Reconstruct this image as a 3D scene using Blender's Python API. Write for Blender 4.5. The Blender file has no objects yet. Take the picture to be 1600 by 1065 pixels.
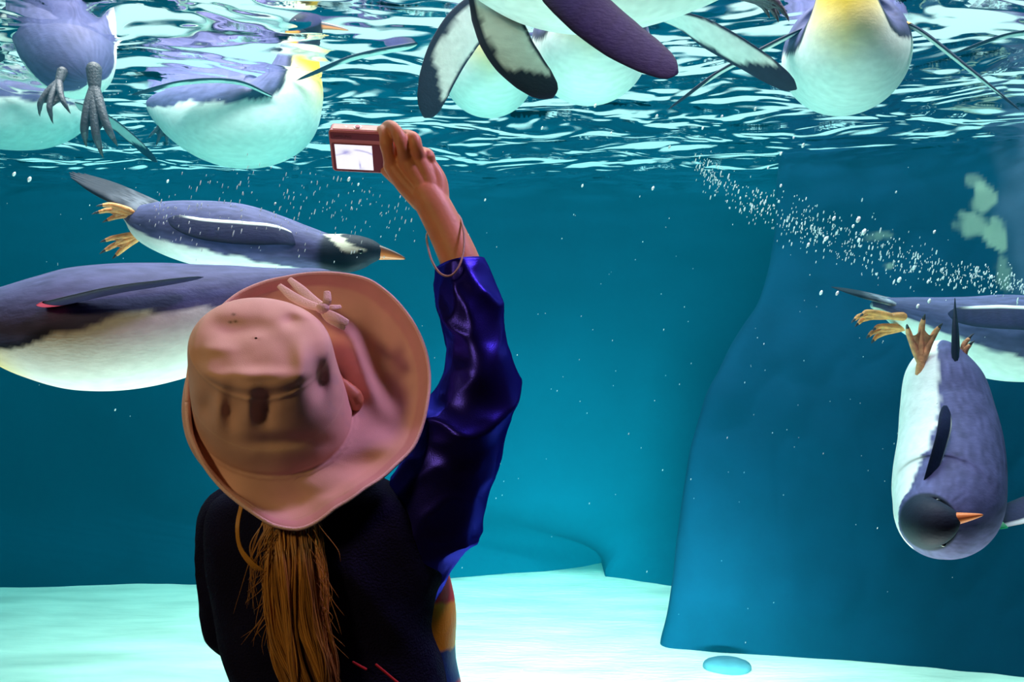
import bpy, math, random
import numpy as np
from mathutils import Vector

# ------------------------------------------------------------------ camera, world, lights, exposure
S = bpy.context.scene
COL = S.collection
F = 1244.0            # focal length in pixels of the 1600 px wide frame
EYE = 1.25            # camera height above the visitor floor
WATER = EYE + 0.97    # height of the water surface
SAND = EYE - 1.50     # height of the tank bottom
GLASS = 1.50          # distance of the viewing window

cam = bpy.data.cameras.new('camera')
cam.sensor_width = 36.0
cam.lens = F / 1600.0 * 36.0
cam.clip_start = 0.02
cam.clip_end = 100
camo = bpy.data.objects.new('camera', cam)
camo.location = (0, 0, EYE)
camo.rotation_euler = (math.radians(90), 0, 0)
COL.objects.link(camo)
S.camera = camo

w = bpy.data.worlds.new('world')
S.world = w
w.use_nodes = True
bg = w.node_tree.nodes['Background']
bg.inputs['Color'].default_value = (0.72, 1.0, 0.97, 1)
bg.inputs['Strength'].default_value = 1.2


def area(name, loc, target, sx, sy, power, color):
    d = bpy.data.lights.new(name, 'AREA')
    d.shape = 'RECTANGLE'
    d.size, d.size_y, d.energy, d.color = sx, sy, power, color
    o = bpy.data.objects.new(name, d)
    o.location = loc
    o.rotation_euler = (Vector(target) - Vector(loc)).to_track_quat('-Z', 'Y').to_euler()
    COL.objects.link(o)
    return o


area('tank_ceiling_lamp', (-0.3, 3.0, 5.0), (-0.3, 3.4, 0), 4.2, 2.2, 260, (1.0, 0.86, 0.82))
sand_fill = area('sand_fill_light', (-0.3, 3.2, 4.6), (-0.3, 3.6, 0), 4.2, 1.0, 120, (1.0, 0.60, 0.54))  # added fill light above the water, aimed down to whiten the sand
sand_fill.data.spread = math.radians(60)
area('tank_front_lamp', (0.2, 1.75, 3.4), (0.2, 3.2, 1.2), 4.5, 0.4, 130, (1.0, 0.86, 0.84))
belly_fill = area('belly_fill_light', (-0.1, 1.74, -0.12), (-0.1, 2.1, 2.2), 3.6, 0.15, 22, (1.0, 0.84, 0.74))  # added fill below the frame, brightens the floating bellies from underneath
belly_fill.data.spread = math.radians(80)
low_wall_fill = area('low_wall_fill_light', (0.1, 1.70, -0.05), (0.25, 5.0, 0.05), 1.8, 0.12, 105, (0.70, 1.0, 0.78))  # added unseen fill near the glass foot, makes the lower back wall glow
low_wall_fill.data.spread = math.radians(60)
area('hall_lamp', (-1.6, -0.9, 2.5), (-0.35, 1.1, 1.1), 0.35, 0.35, 18, (1.0, 0.68, 0.31))
area('violet_hall_lamp', (0.75, 1.22, 2.7), (-0.1, 1.12, 1.15), 0.4, 0.25, 19, (0.90, 0.55, 1.0))

vs = S.view_settings
vs.view_transform = 'Standard'
vs.look = 'None'
vs.gamma = 1.0
vs.use_curve_mapping = False
vs.exposure = 0.0
S.cycles.max_bounces = 12
S.cycles.transparent_max_bounces = 16
S.cycles.caustics_reflective = False
S.cycles.caustics_refractive = False

rng = np.random.default_rng(7)
random.seed(7)
PI = math.pi


# ------------------------------------------------------------------ helpers
def P(px, py, d):
    """the point at distance d that the photograph shows at pixel px, py"""
    return np.array([(px - 800.0) / F * d, d, EYE - (py - 532.5) / F * d])


def PX(n, d):
    return n / F * d


def lin(r, g, b):
    f = lambda c: (c / 255 / 12.92) if c / 255 <= 0.04045 else ((c / 255 + 0.055) / 1.055) ** 2.4
    return np.array([f(r), f(g), f(b)])


def spline(pts, n):
    """Catmull-Rom through pts (rows), n samples evenly in arc length of the first three columns"""
    p = np.asarray(pts, float)
    if len(p) == 2:
        p = np.vstack([p[0], (p[0] + p[1]) / 2, p[1]])
    q = np.vstack([2 * p[0] - p[1], p, 2 * p[-1] - p[-2]])
    out = []
    for i in range(1, len(q) - 2):
        t = np.linspace(0, 1, 24, endpoint=False)[:, None]
        a, b, c, d = q[i - 1], q[i], q[i + 1], q[i + 2]
        out.append(0.5 * (2 * b + (c - a) * t + (2 * a - 5 * b + 4 * c - d) * t ** 2 + (3 * b - a - 3 * c + d) * t ** 3))
    out.append(p[-1:])
    o = np.vstack(out)
    L = np.r_[0, np.cumsum(np.linalg.norm(np.diff(o[:, :3], axis=0), axis=1))]
    s = np.linspace(0, L[-1], n)
    return np.stack([np.interp(s, L, o[:, k]) for k in range(o.shape[1])], 1)


def unit(v):
    v = np.asarray(v, float)
    return v / (np.linalg.norm(v, axis=-1, keepdims=True) + 1e-12)


_ph = rng.uniform(0, 2 * PI, (64, 3))
_dr = unit(rng.normal(size=(64, 3)))


def noise(p, freq=1.0, octaves=3, seed=0):
    """smooth pseudo noise in about -1..1 at points p (n x 3)"""
    p = np.asarray(p, float)
    s = np.zeros(p.shape[:-1])
    amp, tot = 1.0, 0.0
    for o in range(octaves):
        acc = np.zeros_like(s)
        for k in range(5):
            i = (seed * 7 + o * 5 + k) % 64
            j = (i * 3 + 11) % 64
            acc += np.sin(p @ _dr[i] * freq * (0.8 + 0.1 * k) * 2 * PI + _ph[i, 0] + 1.6 * np.sin(p @ _dr[j] * freq * 3.1 + _ph[j, 1]))
        s += amp * acc / 3.0
        tot += amp
        amp *= 0.5
        freq *= 2.1
    return s / tot


def sstep(a, b, x):
    t = np.clip((x - a) / (b - a), 0, 1)
    return t * t * (3 - 2 * t)


def mixc(c, new, m):
    m = np.asarray(m)[..., None]
    return c * (1 - m) + np.asarray(new) * m


def root_loc(o):
    v = np.zeros(3)
    while o is not None:
        v += np.array(o.location)
        o = o.parent
    return v


def tag(o, label=None, cat=None, group=None, kind=None):
    if label: o['label'] = label
    if cat: o['category'] = cat
    if group: o['group'] = group
    if kind: o['kind'] = kind
    return o


def empty(name, loc):
    o = bpy.data.objects.new(name, None)
    o.location = [float(x) for x in loc]
    o.empty_display_size = 0.05
    COL.objects.link(o)
    return o


def obj(name, verts, faces, mat, parent=None, cols=None, smooth=True, origin=None):
    """one mesh object from world-space vertices"""
    verts = np.asarray(verts, float).reshape(-1, 3)
    if parent is not None:
        org = root_loc(parent)
    else:
        org = np.array(origin) if origin is not None else np.array([*(verts[:, :2].min(0) + verts[:, :2].max(0)) / 2, verts[:, 2].min()])
    me = bpy.data.meshes.new(name)
    me.from_pydata((verts - org).tolist(), [], [list(map(int, f)) for f in faces])
    if smooth:
        me.polygons.foreach_set('use_smooth', [True] * len(me.polygons))
    if cols is not None:
        a = me.color_attributes.new('Col', 'FLOAT_COLOR', 'POINT')
        c = np.ones((len(verts), 4), np.float32)
        c[:, :3] = np.asarray(cols).reshape(-1, 3)
        a.data.foreach_set('color', c.ravel())
    for m in (mat if isinstance(mat, (list, tuple)) else [mat]):
        me.materials.append(m)
    me.update()
    o = bpy.data.objects.new(name, me)
    COL.objects.link(o)
    if parent is not None:
        o.parent = parent
    else:
        o.location = org
    return o


def grid_faces(n, m, wrap=False, flip=False):
    i = np.arange(n - 1)[:, None]
    j = np.arange(m if wrap else m - 1)[None]
    j2 = (j + 1) % m
    a = i * m + j; b = i * m + j2; c = (i + 1) * m + j2; d = (i + 1) * m + j
    f = np.stack(np.broadcast_arrays(a, b, c, d), -1).reshape(-1, 4)
    return f[:, ::-1] if flip else f


def frames(cen, d0):
    """tangents and a transported reference direction along a centre line"""
    T = unit(np.gradient(cen, axis=0))
    D = np.zeros_like(T)
    d = np.asarray(d0, float)
    for i in range(len(T)):
        d = d - T[i] * d.dot(T[i])
        d = d / (np.linalg.norm(d) + 1e-9)
        D[i] = d
    return T, D, np.cross(T, D)


def tube(pts, radii, n=16, m=14, flat=1.0, up=(0.123, 0.2, 1), caps=True):
    """swept tube: verts, faces; the cross-section is flattened by `flat` along up"""
    q = np.c_[np.asarray(pts, float), np.asarray(radii, float)]
    s = spline(q, n)
    T, D, B = frames(s[:, :3], up)
    a = np.linspace(0, 2 * PI, m, endpoint=False)
    r = np.maximum(s[:, 3], 1e-5)
    cen = s[:, :3]
    if caps:   # rounded ends
        k = 4
        th = np.linspace(0, PI / 2, k + 1)[:-1]
        c0 = np.stack([cen[0] - T[0] * r[0] * math.cos(x) * min(1, flat + .2) for x in th]); r0 = r[0] * np.sin(th)
        c1 = np.stack([cen[-1] + T[-1] * r[-1] * math.cos(x) * min(1, flat + .2) for x in th[::-1]]); r1 = r[-1] * np.sin(th[::-1])
        cen = np.vstack([c0, cen, c1]); r = np.r_[np.maximum(r0, 1e-5), r, np.maximum(r1, 1e-5)]
        D = np.vstack([np.repeat(D[:1], k, 0), D, np.repeat(D[-1:], k, 0)]); B = np.vstack([np.repeat(B[:1], k, 0), B, np.repeat(B[-1:], k, 0)])
    v = cen[:, None] + r[:, None, None] * (np.cos(a)[None, :, None] * D[:, None] * flat + np.sin(a)[None, :, None] * B[:, None])
    f = [list(x) for x in grid_faces(len(cen), m, True)]
    f.append(list(range(m))[::-1])
    f.append(list(range((len(cen) - 1) * m, len(cen) * m)))
    return v.reshape(-1, 3), f


def join(parts):
    """several (verts, faces[, cols]) as one"""
    V, Fc, C, k = [], [], [], 0
    for p in parts:
        V.append(p[0]); Fc += [[i + k for i in f] for f in p[1]]; k += len(p[0])
        if len(p) > 2: C.append(np.broadcast_to(np.asarray(p[2], float), (len(p[0]), 3)))
    return (np.vstack(V), Fc) + ((np.vstack(C),) if C else ())


def box(x0, x1, y0, y1, z0, z1):
    v = [(x, y, z) for z in (z0, z1) for y in (y0, y1) for x in (x0, x1)]
    return np.array(v, float), [[0, 2, 3, 1], [4, 5, 7, 6], [0, 1, 5, 4], [2, 6, 7, 3], [0, 4, 6, 2], [1, 3, 7, 5]]


def ico(c, r, sub=1):
    """small rounded ball"""
    n, m = (5, 8) if sub == 1 else (9, 16)
    th = np.linspace(0, PI, n)[:, None]; ph = np.linspace(0, 2 * PI, m, endpoint=False)[None]
    v = np.stack([np.sin(th) * np.cos(ph), np.sin(th) * np.sin(ph), np.cos(th) * np.ones_like(ph)], -1).reshape(-1, 3)
    return v * np.asarray(r) + np.asarray(c), [list(f) for f in grid_faces(n, m, True)]


# ------------------------------------------------------------------ materials
class NT:
    def __init__(s, name):
        s.m = bpy.data.materials.new(name); s.m.use_nodes = True
        s.t = s.m.node_tree; s.t.nodes.clear(); s.out = s.n('ShaderNodeOutputMaterial')

    def n(s, kind, **kw):
        x = s.t.nodes.new(kind)
        for k, v in kw.items(): setattr(x, k, v)
        return x

    def l(s, a, b): s.t.links.new(a, b)

    def val(s, node, **kw):
        for k, v in kw.items(): node.inputs[k].default_value = v
        return node


def principled(name, color=None, rough=0.6, metallic=0.0, spec=0.5, bump=None, vary=0.0, vscale=20.0, attr=False, coat=0.0, sss=0.0, sheen=0.0, emit=None, bstretch=(1, 1, 1)):
    k = NT(name)
    b = k.n('ShaderNodeBsdfPrincipled')
    b.inputs['Roughness'].default_value = rough
    b.inputs['Metallic'].default_value = metallic
    b.inputs['Specular IOR Level'].default_value = spec
    b.inputs['Coat Weight'].default_value = coat
    b.inputs['Sheen Weight'].default_value = sheen
    if sss:
        b.inputs['Subsurface Weight'].default_value = sss
        b.inputs['Subsurface Scale'].default_value = 0.006
    k.l(b.outputs[0], k.out.inputs[0])
    tc = k.n('ShaderNodeTexCoord')
    mp = k.n('ShaderNodeMapping'); mp.inputs['Scale'].default_value = bstretch
    k.l(tc.outputs['Object'], mp.inputs[0])
    src = None
    if attr:
        a = k.n('ShaderNodeAttribute', attribute_name='Col'); src = a.outputs['Color']
    if color is not None and not attr:
        c = k.n('ShaderNodeRGB'); c.outputs[0].default_value = (*color, 1); src = c.outputs[0]
    if vary:
        nz = k.n('ShaderNodeTexNoise'); nz.inputs['Scale'].default_value = vscale; nz.inputs['Detail'].default_value = 5
        k.l(mp.outputs[0], nz.inputs['Vector'])
        mr = k.n('ShaderNodeMapRange')
        mr.inputs[1].default_value = 0.3; mr.inputs[2].default_value = 0.7
        mr.inputs[3].default_value = 1 - vary; mr.inputs[4].default_value = 1 + vary
        k.l(nz.outputs['Fac'], mr.inputs[0])
        hm = k.n('ShaderNodeVectorMath', operation='SCALE')
        k.l(src, hm.inputs[0]); k.l(mr.outputs[0], hm.inputs['Scale'])
        src = hm.outputs[0]
    k.l(src, b.inputs['Base Color'])
    if emit:
        k.l(src, b.inputs['Emission Color']); b.inputs['Emission Strength'].default_value = emit
    if bump:
        sc, st = bump
        nz = k.n('ShaderNodeTexNoise'); nz.inputs['Scale'].default_value = sc; nz.inputs['Detail'].default_value = 4
        k.l(mp.outputs[0], nz.inputs['Vector'])
        bp = k.n('ShaderNodeBump'); bp.inputs['Strength'].default_value = st; bp.inputs['Distance'].default_value = 0.01
        k.l(nz.outputs['Fac'], bp.inputs['Height']); k.l(bp.outputs[0], b.inputs['Normal'])
    return k.m


M = {}
M['feather'] = principled('feather', attr=True, rough=0.6, spec=0.14, bump=(170, 0.10), vary=0.08, vscale=60, bstretch=(0.45, 1, 1))
M['skin_scale'] = principled('scaly_foot_skin', attr=True, rough=0.5, bump=(140, 0.4), vary=0.15, vscale=80)
M['beak'] = principled('beak_horn', attr=True, rough=0.35)
M['eye'] = principled('dark_eye', (0.01, 0.008, 0.008), rough=0.08)
M['band_pink'] = principled('pink_band_plastic', (0.85, 0.08, 0.16), rough=0.4)
M['band_green'] = principled('green_band_plastic', (0.03, 0.7, 0.25), rough=0.4)
M['band_white'] = principled('white_band_plastic', (0.9, 0.85, 0.75), rough=0.4)
M['band_orange'] = principled('orange_band_plastic', (0.95, 0.4, 0.05), rough=0.4)
M['sand'] = principled('pale_sand', (0.90, 0.66, 0.56), rough=0.9, spec=0.2, bump=(30, 0.5), vary=0.26, vscale=3.5, bstretch=(0.35, 1.6, 1))
M['wall_teal'] = principled('painted_teal_concrete', (0.0003, 0.040, 0.076), rough=0.9, spec=0.08, bump=(12, 0.3), vary=0.10, vscale=1.6)
M['rock'] = principled('dark_wet_rock', attr=True, rough=0.9, spec=0.06, bump=(14, 0.3), vary=0.10, vscale=5)
M['stone'] = principled('smooth_grey_stone', (0.10, 0.15, 0.20), rough=0.8, spec=0.1, bump=(40, 0.2), vary=0.1)
M['dark_wall'] = principled('dark_hall_paint', (0.03, 0.028, 0.03), rough=0.8, bump=(60, 0.1))
M['dark_floor'] = principled('dark_hall_carpet', (0.04, 0.035, 0.04), rough=0.95, bump=(200, 0.5))
M['frame'] = principled('dark_window_frame', (0.02, 0.02, 0.025), rough=0.4, bump=(30, 0.05))
M['bubble'] = principled('air_bubble', (0.92, 0.97, 0.97), rough=0.15, spec=0.9)
M['canvas'] = principled('pink_cotton_canvas', attr=True, rough=0.85, bump=(900, 0.10), vary=0.05, vscale=25, sheen=0.1)
M['ribbon'] = principled('pink_cotton_ribbon', (0.95, 0.68, 0.66), rough=0.85, bump=(500, 0.3), vary=0.08)
M['satin'] = principled('navy_satin', (0.014, 0.012, 0.20), rough=0.33, metallic=0.6, bump=(700, 0.08), vary=0.1, vscale=12)
def satin(name, base, shine, rough, f):
    k = NT(name)
    d = k.n('ShaderNodeBsdfDiffuse'); d.inputs[0].default_value = (*base, 1)
    g = k.n('ShaderNodeBsdfGlossy'); g.inputs['Color'].default_value = (*shine, 1); g.inputs['Roughness'].default_value = rough
    tc = k.n('ShaderNodeTexCoord'); nz = k.n('ShaderNodeTexNoise'); nz.inputs['Scale'].default_value = 600
    k.l(tc.outputs['Object'], nz.inputs['Vector'])
    bp = k.n('ShaderNodeBump'); bp.inputs['Strength'].default_value = 0.06; bp.inputs['Distance'].default_value = 0.01
    k.l(nz.outputs['Fac'], bp.inputs['Height']); k.l(bp.outputs[0], g.inputs['Normal']); k.l(bp.outputs[0], d.inputs['Normal'])
    mx = k.n('ShaderNodeMixShader'); mx.inputs[0].default_value = f
    k.l(d.outputs[0], mx.inputs[1]); k.l(g.outputs[0], mx.inputs[2]); k.l(mx.outputs[0], k.out.inputs[0])
    return k.m


M['satin'] = satin('navy_satin', (0.006, 0.004, 0.05), (0.07, 0.06, 0.80), 0.30, 0.26)
M['fleece'] = principled('black_navy_fleece', (0.0080, 0.0080, 0.034), rough=0.95, spec=0.1, bump=(350, 0.5), vary=0.2)
M['colour_block'] = principled('colour_block_satin', attr=True, rough=0.45, bump=(300, 0.1))
M['piping'] = principled('red_piping', (0.5, 0.012, 0.025), rough=0.7)
M['skin'] = principled('skin', (0.66, 0.28, 0.15), rough=0.5, sss=0.15, bump=(160, 0.05), vary=0.07, vscale=30)
M['hair'] = principled('hair_strands', attr=True, rough=0.38, spec=0.6)
M['trouser'] = principled('navy_trouser_cloth', (0.01, 0.01, 0.03), rough=0.9, bump=(300, 0.3))
M['shoe'] = principled('black_shoe_leather', (0.015, 0.015, 0.015), rough=0.4, bump=(90, 0.1))
M['cam_pink'] = principled('pink_camera_metal', (0.62, 0.20, 0.24), rough=0.4, metallic=0.1, bump=(900, 0.03))
M['cam_dark'] = principled('plum_camera_metal', (0.22, 0.035, 0.075), rough=0.4, metallic=0.1, bump=(900, 0.03))
M['cam_cream'] = principled('champagne_camera_metal', (0.80, 0.58, 0.47), rough=0.35, metallic=0.1, bump=(900, 0.03))
M['cam_silver'] = principled('silver_button', (0.9, 0.9, 0.9), rough=0.15, metallic=1.0)
M['cam_text'] = principled('dark_print', (0.06, 0.01, 0.02), rough=0.5)
M['lens'] = principled('black_lens', (0.01, 0.01, 0.012), rough=0.1)
M['screen'] = principled('lit_screen', attr=True, rough=0.3, emit=0.85)
M['cord'] = principled('pink_grey_cord', (0.42, 0.26, 0.25), rough=0.6, bump=(600, 0.3))


def water_volume():
    k = NT('pool_water')
    a = k.n('ShaderNodeVolumeAbsorption')
    a.inputs['Color'].default_value = (0.0, 0.84, 0.91, 1)
    a.inputs['Density'].default_value = 0.34
    sc = k.n('ShaderNodeVolumeScatter')
    sc.inputs['Color'].default_value = (0.0, 0.62, 1.0, 1)
    sc.inputs['Density'].default_value = 0.04
    sc.inputs['Anisotropy'].default_value = 0.3
    ad = k.n('ShaderNodeAddShader')
    k.l(a.outputs[0], ad.inputs[0]); k.l(sc.outputs[0], ad.inputs[1])
    k.l(ad.outputs[0], k.out.inputs['Volume'])
    return k.m


def water_surface_mat():
    """water skin: mirror beyond the critical angle, clear within it"""
    k = NT('water_skin')
    tc = k.n('ShaderNodeTexCoord')
    mp = k.n('ShaderNodeMapping'); mp.inputs['Scale'].default_value = (0.7, 1.0, 1.0)
    k.l(tc.outputs['Object'], mp.inputs[0])
    n1 = k.n('ShaderNodeTexNoise'); n1.inputs['Scale'].default_value = 3.7; n1.inputs['Detail'].default_value = 2.0; n1.inputs['Distortion'].default_value = 0.6
    k.l(mp.outputs[0], n1.inputs['Vector'])
    b1 = k.n('ShaderNodeBump'); b1.inputs['Strength'].default_value = 1.0; b1.inputs['Distance'].default_value = 0.17
    k.l(n1.outputs['Fac'], b1.inputs['Height'])
    ge = k.n('ShaderNodeNewGeometry')
    dt = k.n('ShaderNodeVectorMath', operation='DOT_PRODUCT')
    k.l(b1.outputs[0], dt.inputs[0]); k.l(ge.outputs['Incoming'], dt.inputs[1])
    ab = k.n('ShaderNodeMath', operation='ABSOLUTE'); k.l(dt.outputs['Value'], ab.inputs[0])
    mr = k.n('ShaderNodeMapRange', interpolation_type='SMOOTHSTEP')
    mr.inputs[1].default_value = 0.33; mr.inputs[2].default_value = 0.50
    k.l(ab.outputs[0], mr.inputs[0])
    gl = k.n('ShaderNodeBsdfGlossy'); gl.inputs['Roughness'].default_value = 0.03
    gl.inputs['Color'].default_value = (0.97, 0.99, 1, 1)
    k.l(b1.outputs[0], gl.inputs['Normal'])
    tr = k.n('ShaderNodeBsdfTransparent')
    tr.inputs['Color'].default_value = (0.97, 1, 1, 1)
    mx = k.n('ShaderNodeMixShader')
    k.l(mr.outputs[0], mx.inputs[0]); k.l(gl.outputs[0], mx.inputs[1]); k.l(tr.outputs[0], mx.inputs[2])
    k.l(mx.outputs[0], k.out.inputs[0])
    return k.m


def clear_glass():
    k = NT('clear_glass')
    t = k.n('ShaderNodeBsdfTransparent'); t.inputs['Color'].default_value = (0.985, 0.995, 0.995, 1)
    k.l(t.outputs[0], k.out.inputs[0])
    return k.m


M['water'] = water_volume()
M['skin_of_water'] = water_surface_mat()
M['glass'] = clear_glass()


# ------------------------------------------------------------------ the setting
def struct(name, vf, mat, parent=None, smooth=False):
    o = obj(name, vf[0], vf[1], mat, parent, smooth=smooth)
    if parent is None: o['kind'] = 'structure'
    return o


def build_setting():
    # visitor hall
    struct('floor', box(-4, 4, -3, GLASS + .04, -0.10, 0.0), M['dark_floor'])
    struct('ceiling', box(-4, 4, -3, GLASS + .04, 2.8, 2.9), M['dark_wall'])
    struct('wall_left', box(-4.1, -4, -3, GLASS + .04, -0.1, 2.9), M['dark_wall'])
    struct('wall_right', box(4, 4.1, -3, GLASS + .04, -0.1, 2.9), M['dark_wall'])
    struct('wall_back', box(-4.1, 4.1, -3.1, -3, -0.1, 2.9), M['dark_wall'])
    struct('wall_front', join([box(-4.1, 4.1, GLASS, GLASS + .12, SAND - .3, 0.28), box(-4.1, 4.1, GLASS, GLASS + .12, 2.5, 2.95),
                               box(-4.1, -3.6, GLASS, GLASS + .12, 0.28, 2.5), box(3.6, 4.1, GLASS, GLASS + .12, 0.28, 2.5)]), M['dark_wall'])
    wn = empty('window_1', (0, GLASS, 0.28)); wn['kind'] = 'structure'
    struct('pane', box(-3.6, 3.6, GLASS + .03, GLASS + .09, 0.28, 2.5), M['glass'], wn)
    struct('window_frame', join([box(-3.6, 3.6, GLASS - .02, GLASS + .03, 0.28, 0.34), box(-3.6, 3.6, GLASS - .02, GLASS + .03, 2.44, 2.5),
                                 box(-3.6, -3.54, GLASS - .02, GLASS + .03, 0.34, 2.44), box(3.54, 3.6, GLASS - .02, GLASS + .03, 0.34, 2.44)]), M['frame'], wn)

    # tank: back wall follows the foot line of the photograph's far wall
    foot = [(-1400, 940), (-400, 924), (0, 917), (330, 911), (700, 903), (850, 893), (940, 879), (946, 900), (1080, 922), (1300, 930), (1900, 935), (2600, 960)]
    pts = []
    for px, py in foot:
        d = F * (EYE - SAND) / (py - 532.5)
        pts.append(P(px, py, d)[:2])
    xs, ys = [], []
    for (a, b) in zip(pts[:-1], pts[1:]):
        for t in np.linspace(0, 1, 14, endpoint=False):
            xs.append(a[0] + (b[0] - a[0]) * t); ys.append(a[1] + (b[1] - a[1]) * t)
    xs = np.array(xs); ys = np.array(ys)
    zs = np.linspace(SAND - .25, WATER + 0.10, 60)
    X = np.repeat(xs[None], 60, 0); Y = np.repeat(ys[None], 60, 0); Z = np.repeat(zs[:, None], len(xs), 1)
    ysm = np.polyval(np.polyfit(xs, ys, 3), xs)
    kz = sstep(.02, .5, zs - SAND)[:, None]
    X = X * (1 - kz) + np.linspace(xs[0], xs[-1], len(xs))[None] * kz
    ysm = np.polyval(np.polyfit(xs, ys, 3), np.linspace(xs[0], xs[-1], len(xs)))
    Y = Y * (1 - kz) + ysm[None] * kz
    Y = Y + 0.03 * noise(np.stack([X, Y * 0, Z], -1), 0.6, 3, 3)
    struct('wall_tank_back', (np.stack([X, Y, Z], -1).reshape(-1, 3), grid_faces(60, len(xs))), M['wall_teal'], smooth=True)
    yb = 5.6
    struct('wall_tank_left', box(-5.0, -4.8, GLASS + .1, yb, SAND - .3, WATER + .10), M['wall_teal'])
    struct('wall_tank_right', box(4.8, 5.0, GLASS + .1, yb, SAND - .3, WATER + .10), M['wall_teal'])

    # sand
    gx = np.linspace(-4.9, 4.9, 220); gy = np.linspace(GLASS + .11, 5.6, 110)
    X, Y = np.meshgrid(gx, gy)
    p = np.stack([X * 0.6, Y, X * 0], -1)
    Z = SAND + 0.012 * noise(p, 0.9, 3, 1) + 0.004 * noise(p, 3.5, 2, 2)
    o = obj('sand_floor', np.stack([X, Y, Z], -1).reshape(-1, 3), grid_faces(110, 220), M['sand'])
    o['kind'] = 'structure'

    # water body and its skin
    bw = box(-4.79, 4.79, GLASS + .095, 5.55, SAND - .1, WATER - 0.06)
    o = obj('water', bw[0], bw[1], M['water'], smooth=False); o['kind'] = 'structure'
    gx = np.linspace(-4.8, 4.8, 420); gy = np.linspace(GLASS + .1, 5.6, 240)
    X, Y = np.meshgrid(gx, gy)
    p = np.stack([X * 0.75, Y, X * 0], -1)
    Z = WATER + 0.016 * noise(p, 1.1, 2, 5) + 0.010 * noise(p, 2.6, 2, 8)
    o = obj('water_surface', np.stack([X, Y, Z], -1).reshape(-1, 3), grid_faces(240, 420), M['skin_of_water']); o['kind'] = 'structure'


build_setting()


# the rock on the right
def rock(name, label, foot, z1, seed, amp, left):
    """a rugged face whose foot line is given in plan, rising to z1; its left end moves right with height by left (z, shift)"""
    base = spline([(x, y, 0.0) for x, y in foot], 200)
    nz = 170
    zz = np.linspace(SAND - .08, z1, nz)
    w_ = np.clip(1 - np.linspace(0, 1, 200) / .75, 0, 1) ** .8
    sh = np.interp(zz, [q[0] for q in left], [q[1] for q in left])
    k5 = np.ones(7) / 7
    sh = np.convolve(np.pad(sh, 3, mode='edge'), k5, 'valid')
    V = np.zeros((nz, 200, 3))
    V[..., 0] = base[None, :, 0] + sh[:, None] * w_[None]
    V[..., 1] = base[None, :, 1] + 0.45 * (sh / max(sh.max(), 1e-6))[:, None] * np.ones(200)
    V[..., 2] = zz[:, None]
    q = V * np.array([1, 1, 0.7])
    n1 = noise(q, 0.55, 3, seed); n2 = np.abs(noise(q, 1.1, 3, seed + 3))
    V[..., 1] += amp * (n1 - 0.6 * n2) * sstep(SAND, SAND + .25, zz)[:, None]
    V[..., 0] += 0.35 * amp * noise(q + 7, 0.9, 3, seed + 1) * sstep(SAND, SAND + .25, zz)[:, None]
    # the rough column near the right edge stands proud of the face
    V[..., 1] -= .16 * np.exp(-((V[..., 0] - 2.75) / .32) ** 4) * sstep(1.1, 1.5, V[..., 2])
    back = V[-1].copy(); back[:, 1] += 0.12
    V = np.concatenate([V, back[None]], 0)
    q = V * np.array([1, 1, 0.8])
    k = np.clip(0.5 + 0.5 * noise(q, 0.8, 3, seed + 4), 0, 1)
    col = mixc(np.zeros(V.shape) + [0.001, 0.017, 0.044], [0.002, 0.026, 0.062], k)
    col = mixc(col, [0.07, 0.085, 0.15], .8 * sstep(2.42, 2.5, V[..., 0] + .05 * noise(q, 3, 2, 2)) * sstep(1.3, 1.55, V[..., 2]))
    for cx, cz, sx, sz, st_ in ((2.36, 1.96, .05, .10, 1), (2.31, 1.84, .09, .07, 1), (2.41, 1.80, .04, .10, 1), (2.34, 2.05, .05, .05, .6), (2.41, 1.58, .02, .09, .5), (2.58, 1.57, .03, .04, .8), (1.92, 1.80, .06, .03, .5), (1.96, 1.64, .02, .02, .6), (2.74, 1.74, .02, .02, .6)):
        rr = ((V[..., 0] - cx) / sx) ** 2 + ((V[..., 2] - cz) / sz) ** 2 + .8 * noise(q, 7, 2, 9)
        col = mixc(col, [0.36, 0.35, 0.25], .8 * st_ * sstep(1.2, .5, rr))
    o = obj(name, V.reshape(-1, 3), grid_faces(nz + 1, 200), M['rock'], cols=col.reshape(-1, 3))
    tag(o, label, 'rock')
    return o


def plan(px, py):
    d = F * (EYE - SAND) / (py - 532.5)
    return P(px, py, d)[:2]


rock('rock_outcrop', 'dark blue rock face with pale yellowish patches behind the diving penguin',
     [plan(1150, 912), plan(1092, 924), plan(1074, 945), plan(1046, 985), plan(1034, 1010), plan(1120, 1018), plan(1300, 1032), plan(1480, 1046), plan(1600, 1058), plan(1800, 1080), plan(2200, 1100)],
     WATER + 0.06, 3, 0.07, [(SAND, 0), (SAND + .15, .07), (0.3, .18), (0.7, .25), (1.0, .36), (1.2, .55), (1.45, .85), (1.7, 1.02), (WATER, 1.1)])

# flat oval stone
v, f = ico((0, 0, 0), (1, 1, 1), 2)
v = v * [PX(38, 3.64), 0.085, 0.014]; v[:, 2] = np.sign(v[:, 2]) * np.abs(v[:, 2]) ** 0.8
v = v + P(1136, 1043, 3.64) + [0, 0, 0.008]
tag(obj('flat_stone', v, f, M['stone']), 'flat oval blue grey stone lying on the pale sand', 'stone')


# ------------------------------------------------------------------ penguins
WHITE = np.array([0.86, 0.90, 0.86])
SLATE = np.array([0.088, 0.088, 0.205])
BLACK = np.array([0.012, 0.016, 0.03])
YEL = np.array([0.90, 0.62, 0.03])
ORANGE = np.array([0.85, 0.30, 0.03])


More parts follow.
